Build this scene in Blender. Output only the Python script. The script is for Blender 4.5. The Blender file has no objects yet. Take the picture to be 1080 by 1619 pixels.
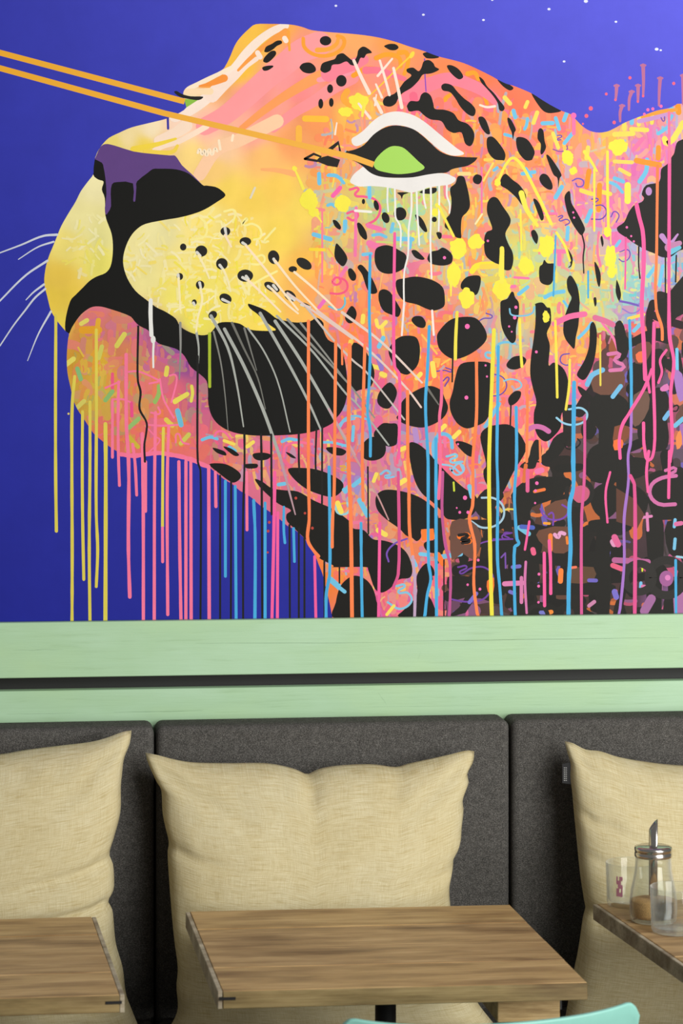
import bpy, bmesh, math, random
import numpy as np
from mathutils import Vector
from mathutils.geometry import tessellate_polygon
from mathutils.noise import noise as pnoise

# ------------------------------------------------------------------ camera, world, lights
F, HY, CD, CZ = 3900.0, 560.0, 5.4, 1.85
TH = math.atan(.119)
FW = (math.sin(TH), math.cos(TH)); RT = (math.cos(TH), -math.sin(TH))
CAM = (-FW[0]*CD, -FW[1]*CD)
scene = bpy.context.scene
COL = scene.collection
cd = bpy.data.cameras.new('camera'); cam = bpy.data.objects.new('camera', cd); COL.objects.link(cam)
cam.location = (CAM[0], CAM[1], CZ); cam.rotation_euler = (math.pi/2, 0, -TH)
cd.sensor_fit = 'VERTICAL'; cd.sensor_height = 36; cd.sensor_width = 24
cd.lens = F/1619*36; cd.shift_y = -(809.5-HY)/1619
cd.dof.use_dof = True; cd.dof.focus_distance = 5.3; cd.dof.aperture_fstop = 6.3
scene.camera = cam

w = bpy.data.worlds.new('world'); scene.world = w; w.use_nodes = True
bg = w.node_tree.nodes['Background']; bg.inputs[0].default_value = (1.0, .985, .95, 1); bg.inputs[1].default_value = .17

def area(name, loc, target, sx, sy, power, col=(1, 1, 1)):
    l = bpy.data.lights.new(name, 'AREA'); l.shape = 'RECTANGLE'; l.size = sx; l.size_y = sy; l.energy = power; l.color = col
    o = bpy.data.objects.new(name, l); COL.objects.link(o); o.location = loc
    o.rotation_euler = (Vector(target)-Vector(loc)).to_track_quat('-Z', 'Y').to_euler()
    return o
area('window_daylight', (2.7, -4.8, 1.55), (.1, 0, 1.15), 2.6, 2.2, 175, (1, .99, .955))
area('skylight_daylight', (2.3, -4.8, 4.1), (0, -.2, 1.1), 2.6, 2.0, 200, (1, .99, .955))

vs = scene.view_settings
vs.view_transform = 'Standard'; vs.look = 'None'; vs.exposure = 0.0; vs.gamma = 1.0; vs.use_curve_mapping = False

# ------------------------------------------------------------------ helpers
def onY(px, py, Y):
    a = (px-540)/F; dx = FW[0]+RT[0]*a; dy = FW[1]+RT[1]*a; dz = (HY-py)/F
    t = (Y-CAM[1])/dy
    return Vector((CAM[0]+dx*t, Y, CZ+dz*t))
def lin(c):
    return tuple(((v/255)/12.92 if v/255 <= .04045 else ((v/255+.055)/1.055)**2.4) for v in c)
def tag(o, label=None, cat=None, group=None, kind=None):
    if label: o['label'] = label
    if cat: o['category'] = cat
    if group: o['group'] = group
    if kind: o['kind'] = kind
    return o
def empty(name, loc=(0, 0, 0), rz=0, **k):
    o = bpy.data.objects.new(name, None); COL.objects.link(o); o.location = loc; o.rotation_euler = (0, 0, rz)
    o.empty_display_size = .05
    return tag(o, **k)
def link(name, me, mat, parent=None, smooth=False, **k):
    o = bpy.data.objects.new(name, me); COL.objects.link(o)
    if mat: me.materials.append(mat)
    if parent: o.parent = parent
    if smooth:
        for p in me.polygons: p.use_smooth = True
    return tag(o, **k)
def bm_link(name, bm, mat, parent=None, smooth=False, **k):
    bmesh.ops.recalc_face_normals(bm, faces=bm.faces[:])
    me = bpy.data.meshes.new(name); bm.to_mesh(me); bm.free()
    return link(name, me, mat, parent, smooth, **k)
def box_bm(x0, x1, y0, y1, z0, z1, bev=0, seg=2, bm=None):
    bm = bm or bmesh.new()
    r = bmesh.ops.create_cube(bm, size=1)
    for v in r['verts']:
        v.co = ((x0+x1)/2+v.co.x*(x1-x0), (y0+y1)/2+v.co.y*(y1-y0), (z0+z1)/2+v.co.z*(z1-z0))
    if bev:
        es = list({e for v in r['verts'] for e in v.link_edges})
        bmesh.ops.bevel(bm, geom=es, offset=bev, segments=seg, profile=.5, affect='EDGES')
    return bm
def lathe_bm(prof, n=40, bm=None):
    bm = bm or bmesh.new(); rings = []
    for r, z in prof:
        rings.append([bm.verts.new((max(r, 1e-5)*math.cos(2*math.pi*i/n), max(r, 1e-5)*math.sin(2*math.pi*i/n), z)) for i in range(n)])
    for a, b in zip(rings, rings[1:]):
        for i in range(n):
            bm.faces.new((a[i], a[(i+1) % n], b[(i+1) % n], b[i]))
    bmesh.ops.remove_doubles(bm, verts=bm.verts[:], dist=1e-4)
    return bm
def tube_bm(pts, r, n=12, bm=None):
    bm = bm or bmesh.new(); rings = []
    pts = [Vector(p) for p in pts]
    for i, p in enumerate(pts):
        t = (pts[min(i+1, len(pts)-1)]-pts[max(i-1, 0)]).normalized()
        up = Vector((0, 0, 1)) if abs(t.z) < .9 else Vector((1, 0, 0))
        a = t.cross(up).normalized(); b = t.cross(a)
        rr = r[i] if isinstance(r, (list, tuple)) else r
        rings.append([bm.verts.new(p+a*rr*math.cos(2*math.pi*k/n)+b*rr*math.sin(2*math.pi*k/n)) for k in range(n)])
    for A, B in zip(rings, rings[1:]):
        for k in range(n): bm.faces.new((A[k], A[(k+1) % n], B[(k+1) % n], B[k]))
    bm.faces.new(rings[0]); bm.faces.new(rings[-1])
    return bm
def catmull(P, closed, n=5):
    out = []; m = len(P)
    rng = range(m) if closed else range(m-1)
    for i in rng:
        if closed: p0, p1, p2, p3 = P[i-1], P[i], P[(i+1) % m], P[(i+2) % m]
        else: p0, p1, p2, p3 = P[max(i-1, 0)], P[i], P[i+1], P[min(i+2, m-1)]
        for k in range(n):
            t = k/n
            out.append(tuple(.5*((2*b)+(c-a)*t+(2*a-5*b+4*c-d)*t*t+(-a+3*b-3*c+d)*t**3) for a, b, c, d in zip(p0, p1, p2, p3)))
    if not closed: out.append(P[-1])
    return out

# ------------------------------------------------------------------ materials
def new_mat(name):
    m = bpy.data.materials.new(name); m.use_nodes = True
    nt = m.node_tree; return m, nt, nt.nodes['Principled BSDF']
def N(nt, t, **k):
    n = nt.nodes.new(t)
    for a, b in k.items(): setattr(n, a, b)
    return n
def coords(nt, scale, rot=(0, 0, 0)):
    tc = N(nt, 'ShaderNodeTexCoord'); mp = N(nt, 'ShaderNodeMapping')
    mp.inputs['Scale'].default_value = scale; mp.inputs['Rotation'].default_value = rot
    nt.links.new(tc.outputs['Object'], mp.inputs[0]); return mp.outputs[0]
def noise_tex(nt, vec, scale, detail=4, rough=.6):
    n = N(nt, 'ShaderNodeTexNoise'); n.inputs['Scale'].default_value = scale; n.inputs['Detail'].default_value = detail; n.inputs['Roughness'].default_value = rough
    nt.links.new(vec, n.inputs['Vector']); return n.outputs['Fac']
def ramp(nt, fac, stops):
    r = N(nt, 'ShaderNodeValToRGB'); e = r.color_ramp.elements
    while len(e) < len(stops): e.new(.5)
    for el, (p, c) in zip(e, stops): el.position = p; el.color = (*lin(c), 1)
    nt.links.new(fac, r.inputs[0]); return r.outputs[0]
def mix(nt, kind, fac, a, b):
    m = N(nt, 'ShaderNodeMix', data_type='RGBA', blend_type=kind)
    if isinstance(fac, float): m.inputs[0].default_value = fac
    else: nt.links.new(fac, m.inputs[0])
    for s, v in ((m.inputs[6], a), (m.inputs[7], b)):
        if isinstance(v, tuple): s.default_value = (*v, 1)
        else: nt.links.new(v, s)
    return m.outputs[2]
def bump(nt, bsdf, h, strength, dist):
    b = N(nt, 'ShaderNodeBump'); b.inputs['Strength'].default_value = strength; b.inputs['Distance'].default_value = dist
    nt.links.new(h, b.inputs['Height']); nt.links.new(b.outputs[0], bsdf.inputs['Normal'])
def simple(name, c, rough=.5, metal=0, var=.06, scale=30, spec=.5):
    m, nt, b = new_mat(name); v = coords(nt, (1, 1, 1))
    f = noise_tex(nt, v, scale)
    lo = tuple(x*(1-var*2) for x in c); hi = tuple(min(255, x*(1+var*2)) for x in c)
    nt.links.new(ramp(nt, f, [(.25, lo), (.75, hi)]), b.inputs['Base Color'])
    b.inputs['Roughness'].default_value = rough; b.inputs['Metallic'].default_value = metal; b.inputs['Specular IOR Level'].default_value = spec
    return m

def mat_mural():
    m, nt, b = new_mat('mural_paint')
    a = N(nt, 'ShaderNodeAttribute', attribute_name='Col')
    v = coords(nt, (1, 1, 1)); f = noise_tex(nt, v, 9, 5, .65)
    f2 = noise_tex(nt, coords(nt, (1, 1, .12)), 60, 2)
    k = ramp(nt, f, [(.2, (236, 236, 236)), (.8, (255, 255, 255))])
    c = mix(nt, 'MULTIPLY', 1.0, a.outputs['Color'], k)
    nt.links.new(c, b.inputs['Base Color']); b.inputs['Roughness'].default_value = .5; b.inputs['Specular IOR Level'].default_value = .12
    bump(nt, b, f2, .08, .001)
    return m
def mat_stripe(name, c1, c2, scale, rot):
    m, nt, b = new_mat(name)
    wv = N(nt, 'ShaderNodeTexWave', wave_type='BANDS', bands_direction='X'); wv.inputs['Scale'].default_value = scale
    nt.links.new(coords(nt, (1, 1, 1), (0, rot, 0)), wv.inputs[0])
    nt.links.new(ramp(nt, wv.outputs['Fac'], [(.3, c1), (.7, c2)]), b.inputs['Base Color'])
    b.inputs['Roughness'].default_value = .45
    return m
def mat_green():
    m, nt, b = new_mat('green_painted_board')
    g = noise_tex(nt, coords(nt, (1.2, 6, 22)), 5, 6, .65)
    p = noise_tex(nt, coords(nt, (1, 1, 2)), 3.2, 3)
    c1 = ramp(nt, p, [(.3, (172, 206, 162)), (.5, (168, 203, 165)), (.72, (176, 210, 178))])
    c2 = ramp(nt, g, [(.26, (236, 238, 230)), (.42, (252, 252, 250)), (.7, (255, 255, 255))])
    nt.links.new(mix(nt, 'MULTIPLY', 1.0, c1, c2), b.inputs['Base Color'])
    b.inputs['Roughness'].default_value = .5; bump(nt, b, g, .25, .002)
    return m
def mat_linen():
    m, nt, b = new_mat('beige_linen')
    tc = N(nt, 'ShaderNodeTexCoord')
    def uvn(sx, sy, sc, d=3):
        mp = N(nt, 'ShaderNodeMapping'); mp.inputs['Scale'].default_value = (sx, sy, 1); nt.links.new(tc.outputs['UV'], mp.inputs[0])
        return noise_tex(nt, mp.outputs[0], sc, d, .7)
    h1 = uvn(14, 420, 1); h2 = uvn(420, 16, 1); big = uvn(5, 4, 1); slub = uvn(14, 170, 1, 2)
    c = ramp(nt, h1, [(.30, (192, 180, 142)), (.5, (209, 199, 164)), (.72, (221, 213, 182))])
    c = mix(nt, 'MULTIPLY', .55, c, ramp(nt, h2, [(.3, (224, 214, 190)), (.6, (255, 255, 252))]))
    c = mix(nt, 'MULTIPLY', .5, c, ramp(nt, slub, [(.3, (226, 214, 184)), (.5, (255, 255, 255))]))
    c = mix(nt, 'MULTIPLY', .5, c, ramp(nt, big, [(.3, (238, 230, 210)), (.7, (255, 255, 255))]))
    nt.links.new(c, b.inputs['Base Color']); b.inputs['Roughness'].default_value = .9; b.inputs['Specular IOR Level'].default_value = .15
    ad = N(nt, 'ShaderNodeMath', operation='ADD'); nt.links.new(h1, ad.inputs[0]); nt.links.new(h2, ad.inputs[1])
    bump(nt, b, ad.outputs[0], .35, .002)
    return m
def mat_bench():
    m, nt, b = new_mat('charcoal_upholstery')
    v = coords(nt, (1, 1, 1.6)); f = noise_tex(nt, v, 420, 2, .7); g = noise_tex(nt, coords(nt, (1, 1, 1)), 60, 3)
    c = ramp(nt, f, [(.3, (52, 51, 49)), (.5, (82, 80, 77)), (.72, (124, 121, 117))])
    c = mix(nt, 'MULTIPLY', .6, c, ramp(nt, g, [(.3, (200, 200, 200)), (.7, (255, 255, 255))]))
    nt.links.new(c, b.inputs['Base Color']); b.inputs['Roughness'].default_value = .95; b.inputs['Specular IOR Level'].default_value = .12
    bump(nt, b, f, .4, .002)
    return m
def mat_wood(name, dark, mid, light, seed, gs=1.0):
    m, nt, b = new_mat(name)
    tc = N(nt, 'ShaderNodeTexCoord'); mp = N(nt, 'ShaderNodeMapping')
    mp.inputs['Location'].default_value = (seed*3.1, seed*1.7, seed); mp.inputs['Scale'].default_value = (1.5*gs, 11*gs, 11*gs)
    nt.links.new(tc.outputs['Object'], mp.inputs[0])
    g = noise_tex(nt, mp.outputs[0], 3.0, 8, .62)
    mp2 = N(nt, 'ShaderNodeMapping'); mp2.inputs['Scale'].default_value = (3*gs, 130*gs, 130*gs); mp2.inputs['Location'].default_value = (seed, seed*2, 0)
    nt.links.new(tc.outputs['Object'], mp2.inputs[0]); g2 = noise_tex(nt, mp2.outputs[0], 2.0, 4, .6)
    mp3 = N(nt, 'ShaderNodeMapping'); mp3.inputs['Scale'].default_value = (2.2, 8, 8); mp3.inputs['Location'].default_value = (seed*5, seed, 2)
    nt.links.new(tc.outputs['Object'], mp3.inputs[0]); g3 = noise_tex(nt, mp3.outputs[0], 2.0, 3, .5)
    c = ramp(nt, g, [(.28, dark), (.48, mid), (.7, light)])
    c = mix(nt, 'MULTIPLY', .7, c, ramp(nt, g2, [(.3, (205, 190, 170)), (.6, (255, 255, 255))]))
    c = mix(nt, 'MULTIPLY', .8, c, ramp(nt, g3, [(.30, (172, 156, 146)), (.52, (255, 255, 255))]))
    nt.links.new(c, b.inputs['Base Color']); b.inputs['Roughness'].default_value = .5; b.inputs['Specular IOR Level'].default_value = .4
    bump(nt, b, g2, .25, .001)
    return m
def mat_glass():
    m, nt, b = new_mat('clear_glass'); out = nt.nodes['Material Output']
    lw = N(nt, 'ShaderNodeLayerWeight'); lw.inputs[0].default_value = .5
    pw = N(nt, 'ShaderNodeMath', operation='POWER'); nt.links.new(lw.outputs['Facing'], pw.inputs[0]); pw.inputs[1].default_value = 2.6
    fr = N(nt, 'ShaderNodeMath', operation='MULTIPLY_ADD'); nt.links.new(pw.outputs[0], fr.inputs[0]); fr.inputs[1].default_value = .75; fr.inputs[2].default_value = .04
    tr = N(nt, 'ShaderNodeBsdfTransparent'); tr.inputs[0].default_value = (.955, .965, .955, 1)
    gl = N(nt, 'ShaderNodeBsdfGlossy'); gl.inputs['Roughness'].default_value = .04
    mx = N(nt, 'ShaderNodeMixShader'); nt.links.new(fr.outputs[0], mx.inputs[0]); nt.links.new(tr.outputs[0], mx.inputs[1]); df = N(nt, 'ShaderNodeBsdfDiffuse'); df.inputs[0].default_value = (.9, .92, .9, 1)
    m2 = N(nt, 'ShaderNodeMixShader'); m2.inputs[0].default_value = .38; nt.links.new(gl.outputs[0], m2.inputs[1]); nt.links.new(df.outputs[0], m2.inputs[2]); nt.links.new(m2.outputs[0], mx.inputs[2])  # white diffuse at grazing edges imitates bright window reflections on the glass
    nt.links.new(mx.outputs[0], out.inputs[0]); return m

M_MURAL = mat_mural()
M_BEAM = mat_stripe('amber_beam', (238, 170, 2), (220, 156, 14), 160, .5)
M_IRIS = mat_stripe('lime_iris', (136, 196, 34), (164, 208, 78), 110, -.5)
M_GREEN = mat_green()
M_LINEN = mat_linen()
M_BENCH = mat_bench()
M_BLACK = simple('black_gap_paint', (11, 11, 11), .6)
M_STEEL_BLACK = simple('black_powder_coat', (24, 24, 25), .45)
M_CHROME = simple('polished_steel', (205, 200, 195), .18, 1, .02)
M_MINT = simple('mint_plastic', (134, 194, 182), .45, 0, .02, 6)
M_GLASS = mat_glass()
M_SUGAR = simple('brown_sugar', (186, 146, 90), .9, 0, .16, 700)
M_GREYWOOD = mat_wood('weathered_grey_edge', (124, 116, 98), (172, 163, 142), (196, 188, 166), 3.3)
M_FLOOR = mat_wood('floor_boards', (96, 84, 72), (130, 114, 98), (150, 134, 116), 7.7, .6)
M_TAG = simple('black_tag_fabric', (18, 18, 20), .8)
M_TAGW = simple('white_tag_thread', (150, 150, 148), .8)
M_PINK = simple('pink_print', (252, 160, 188), .5)
# ------------------------------------------------------------------ structure: floor, wall, boards
XL, XR = -1.30, 1.40
def struct(name, bm, mat, label=None): return bm_link(name, bm, mat, None, False, kind='structure', label=label)
struct('floor', box_bm(XL-1, XR+1, -6.5, .12, -.05, 0), M_FLOOR)
struct('wall_back', box_bm(XL, XR, .012, .12, 0, 3.0), M_BLACK, 'wall behind the bench, black in the gap between the green boards')
def board(name, z0, z1, cracks, label):
    root = struct(name, box_bm(XL, XR, -.022, .012, z0, z1, .0015, 1), M_GREEN, label)
    for i, (px0, px1, py0, py1, wd) in enumerate(cracks):
        a = onY(px0, py0, -.0222); b = onY(px1, py1, -.0222); n = 14; top = []; bot = []
        for k in range(n+1):
            t = k/n; p = a.lerp(b, t); h = wd*(.25+.75*math.sin(math.pi*t))*(.6+.4*pnoise((t*9, i, 0)))
            dz = .0012*pnoise((t*4, i*3.1, 2))
            top.append((p.x, -.0222, p.z+dz+h)); bot.append((p.x, -.0222, p.z+dz-h))
        me = bpy.data.meshes.new('crack'); m = n+1
        me.from_pydata(top+bot, [], [(k, k+1, m+k+1, m+k) for k in range(n)])
        link('crack', me, M_CRACK, root)
    return root
M_CRACK = simple('crack_shadow_wood', (104, 132, 104), .8)
board('trim_1', 1.1545, 1.2735, [(310, 620, 1017, 1016, .0005), (600, 1075, 1014, 1008, .0006), (20, 100, 1028, 1027, .0003), (660, 665, 1046, 1030, .0003)], 'upper mint green painted board directly under the mural')
board('trim_2', .90, 1.1265, [(180, 320, 1126, 1124, .0005), (10, 120, 1129, 1128, .0003), (598, 612, 1095, 1115, .0003), (560, 760, 1118, 1115, .0002)], 'lower mint green painted board behind the bench tops')

# ------------------------------------------------------------------ the mural
TX = {'A': 0, 'B': 260, 'C': 520, 'D': 780}; TY = {'0': 0, '1': 240, '2': 480, '3': 730}
def T(s):
    """'C1 10,20 30,40 D1 ...' -> list of photo points (tile letter+row, then coordinates inside that tile)"""
    out = []; x0 = y0 = 0
    for w_ in s.split():
        if w_[0] in TX: x0 = TX[w_[0]]; y0 = TY[w_[1]]
        else:
            a, b = w_.split(','); out.append((x0+float(a)/3.6, y0+float(b)/3.6))
    return out
BOT = 1.2738
# every stroke is one coat of paint: it lies a few microns above whatever was painted under it
COATS = {k: i for i, k in enumerate(('ground', 'wash', 'patch', 'streak', 'dab', 'scrawl', 'black', 'mouth', 'sky', 'over', 'drip', 'top'))}
PAINTED = []; USED = {}; CUR = ['ground']
def depth(layer):
    USED[layer] = USED.get(layer, 0)+1; CUR[0] = layer
    return 0.0
def cells_of(verts, faces):
    out = set()
    for f_ in faces:
        xs = [verts[i][0] for i in f_]; zs = [verts[i][2] for i in f_]
        for ix in range(int((min(xs)+1.6)/.009), int((max(xs)+1.6)/.009)+1):
            for iz in range(int((min(zs)-1.2)/.009), int((max(zs)-1.2)/.009)+1): out.add(ix*1000+iz)
    return out
def settle(step=2.6e-6, base=2e-4):
    H = {}; PAINTED.sort(key=lambda e: (e[0], e[1])); lev = {}
    for ly, sq, o, vr, cells in PAINTED:
        k = 1+max((H.get(c, 0) for c in cells), default=0)
        for c in cells: H[c] = k
        y = -(base+k*step)
        if vr is None:
            lev[o.name] = y; o.location.y = y-(lev.get(o.parent.name, 0) if o.parent else 0)
        else:
            for i in range(*vr): o.data.vertices[i].co.y = y
    print('coats', max(H.values()))
def wall_pt(p, y):
    v = onY(p[0], p[1], 0); return (v.x, y, max(v.z, BOT))
mural = empty('leopard_mural', (0, 0, 1.2738), label='blue wall mural of a colourful dripping leopard head with orange eye beams', cat='mural')
mural.location = (0, 0, 0)
def paint_mesh(name, verts, faces, cols, mat=None, parent=None, **k):
    me = bpy.data.meshes.new(name); me.from_pydata(verts, [], faces)
    ca = me.color_attributes.new('Col', 'FLOAT_COLOR', 'POINT')
    if len(cols) == 3 and not isinstance(cols[0], tuple):
        c = (*lin(cols), 1.0); flat = c*len(verts)
    else:
        flat = [q for c in cols for q in (*c, 1.0)]
    ca.data.foreach_set('color', flat)
    o = link(name, me, mat or M_MURAL, parent or mural, **k)
    if k.get('kind') != 'stuff' and name != 'fur_ground': PAINTED.append((COATS[CUR[0]], len(PAINTED), o, None, cells_of(verts, faces)))
    return o
def shape(name, pts, col, layer, smooth=4, mat=None, parent=None, **k):
    P = catmull(pts, True, smooth) if smooth else pts
    y = depth(layer); V = [wall_pt(p, y) for p in P]
    return paint_mesh(name, V, [tuple(range(len(V)))], col, mat, parent, **k)
def stroke_geo(P, w0, w1, cap=True, wob=0, seed=0):
    n = len(P); L = []; R = []
    for i, p in enumerate(P):
        a = P[max(i-1, 0)]; b = P[min(i+1, n-1)]
        dx, dy = b[0]-a[0], b[1]-a[1]; d = math.hypot(dx, dy) or 1; nx, ny = -dy/d, dx/d
        t = i/max(n-1, 1); h = (w0+(w1-w0)*t)/2
        if wob: h *= 1+wob*pnoise((p[0]*.11+seed, p[1]*.05, seed))
        L.append((p[0]+nx*h, p[1]+ny*h)); R.append((p[0]-nx*h, p[1]-ny*h))
    pts = L+R; fs = [(i, i+1, n+i+1, n+i) for i in range(n-1)]
    if cap:
        for e, (q, prv, h) in ((0, (P[0], P[1], w0/2)), (1, (P[-1], P[-2], w1/2))):
            ang = math.atan2(q[1]-prv[1], q[0]-prv[0]); base = len(pts)
            arc = [(q[0]+h*math.cos(ang+math.pi*(k/6-.5)), q[1]+h*math.sin(ang+math.pi*(k/6-.5))) for k in range(7)]
            pts += arc; fs.append(tuple(range(base, base+7)))
    return pts, fs
def flow(P, n):
    Q = [P[0]]
    for p in P[1:]:
        if math.dist(p, Q[-1]) > 2.5: Q.append(p)
    P = Q
    if len(P) < 3: return P if len(P) > 1 else [P[0], (P[0][0], P[0][1]+1)]
    L = [math.dist(a, b) for a, b in zip(P, P[1:])]; T_ = []
    for i in range(len(P)):
        a = P[max(i-1, 0)]; b = P[min(i+1, len(P)-1)]; c = P[i]
        if 0 < i < len(P)-1: d = ((c[0]-a[0])/L[i-1]+(b[0]-c[0])/L[i], (c[1]-a[1])/L[i-1]+(b[1]-c[1])/L[i])
        else: d = (b[0]-a[0], b[1]-a[1])
        m_ = math.hypot(*d) or 1; T_.append((d[0]/m_, d[1]/m_))
    out = []
    for i in range(len(P)-1):
        mg = min(L[i], 2.5*min(L[max(i-1, 0)], L[min(i+1, len(L)-1)])); p, q = P[i], P[i+1]; u, v = T_[i], T_[i+1]
        for k in range(n):
            t = k/n; h0 = 2*t**3-3*t*t+1; h1 = t**3-2*t*t+t; h2 = -2*t**3+3*t*t; h3 = t**3-t*t
            out.append(tuple(h0*p[z]+h1*mg*u[z]+h2*q[z]+h3*mg*v[z] for z in (0, 1)))
    return out+[P[-1]]
def stroke(name, pts, w0, col, layer, w1=None, smooth=5, wob=0, cap=True, mat=None, parent=None, **k):
    P = flow(pts, smooth) if smooth and len(pts) > 2 else pts
    pp, fs = stroke_geo(P, w0, w0 if w1 is None else w1, cap, wob, len(USED)+USED.get(layer, 0))
    y = depth(layer)
    return paint_mesh(name, [wall_pt(p, y) for p in pp], fs, col, mat, parent, **k)
def oval(s, rx, ry=None, rot=0, n=12):
    (cx, cy), = T(s); rx /= 3.6; ry = (ry/3.6) if ry else rx
    c, s_ = math.cos(math.radians(rot)), math.sin(math.radians(rot))
    return [(cx+rx*math.cos(t)*c-ry*math.sin(t)*s_, cy+rx*math.cos(t)*s_+ry*math.sin(t)*c) for t in [2*math.pi*i/n for i in range(n)]]
def inside(x, y, poly):
    r = False; j = len(poly)-1
    for i in range(len(poly)):
        xi, yi = poly[i]; xj, yj = poly[j]
        if (yi > y) != (yj > y) and x < (xj-xi)*(y-yi)/(yj-yi)+xi: r = not r
        j = i
    return r

HEAD = T('D0 2900,575 2400,600 1900,560 1400,590 1080,590 1040,597 1000,615 930,630 860,655 790,680 735,705 690,730 650,748 600,755 550,745 510,720 470,680 440,650 400,635 385,629 330,600 280,570 225,535 170,510 120,490 70,475 20,450 '
  'C0 930,435 850,395 770,360 700,340 620,320 540,290 450,262 380,238 290,215 200,200 100,190 '
  'B0 940,183 840,172 790,155 740,143 690,138 600,136 520,138 480,165 430,215 400,260 375,320 350,370 325,400 240,440 180,470 130,495 108,525 112,562 125,612 75,648 '
  'A0 1000,650 950,675 850,700 750,725 680,755 620,785 585,820 570,840 555,865 545,890 A1 540,40 533,90 530,130 500,170 460,225 430,285 390,350 350,420 325,480 305,530 280,590 262,650 252,720 255,770 268,820 285,890 '
  'A2 300,60 330,105 372,155 392,172 388,200 382,260 380,330 385,400 400,470 415,540 440,600 480,660 530,735 580,780 640,825 700,855 760,868 830,870 900,855 980,860 1040,875 '
  'B2 165,905 B3 210,20 250,30 290,60 340,100 390,130 430,165 490,200 540,245 600,285 660,330 700,365 740,385 800,440 830,490 860,540 880,590 900,640 915,700 930,760 945,830 955,890 957,925')
HEADS = catmull(HEAD, False, 3)
HEADC = HEAD+[(1600, 1010)]

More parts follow.
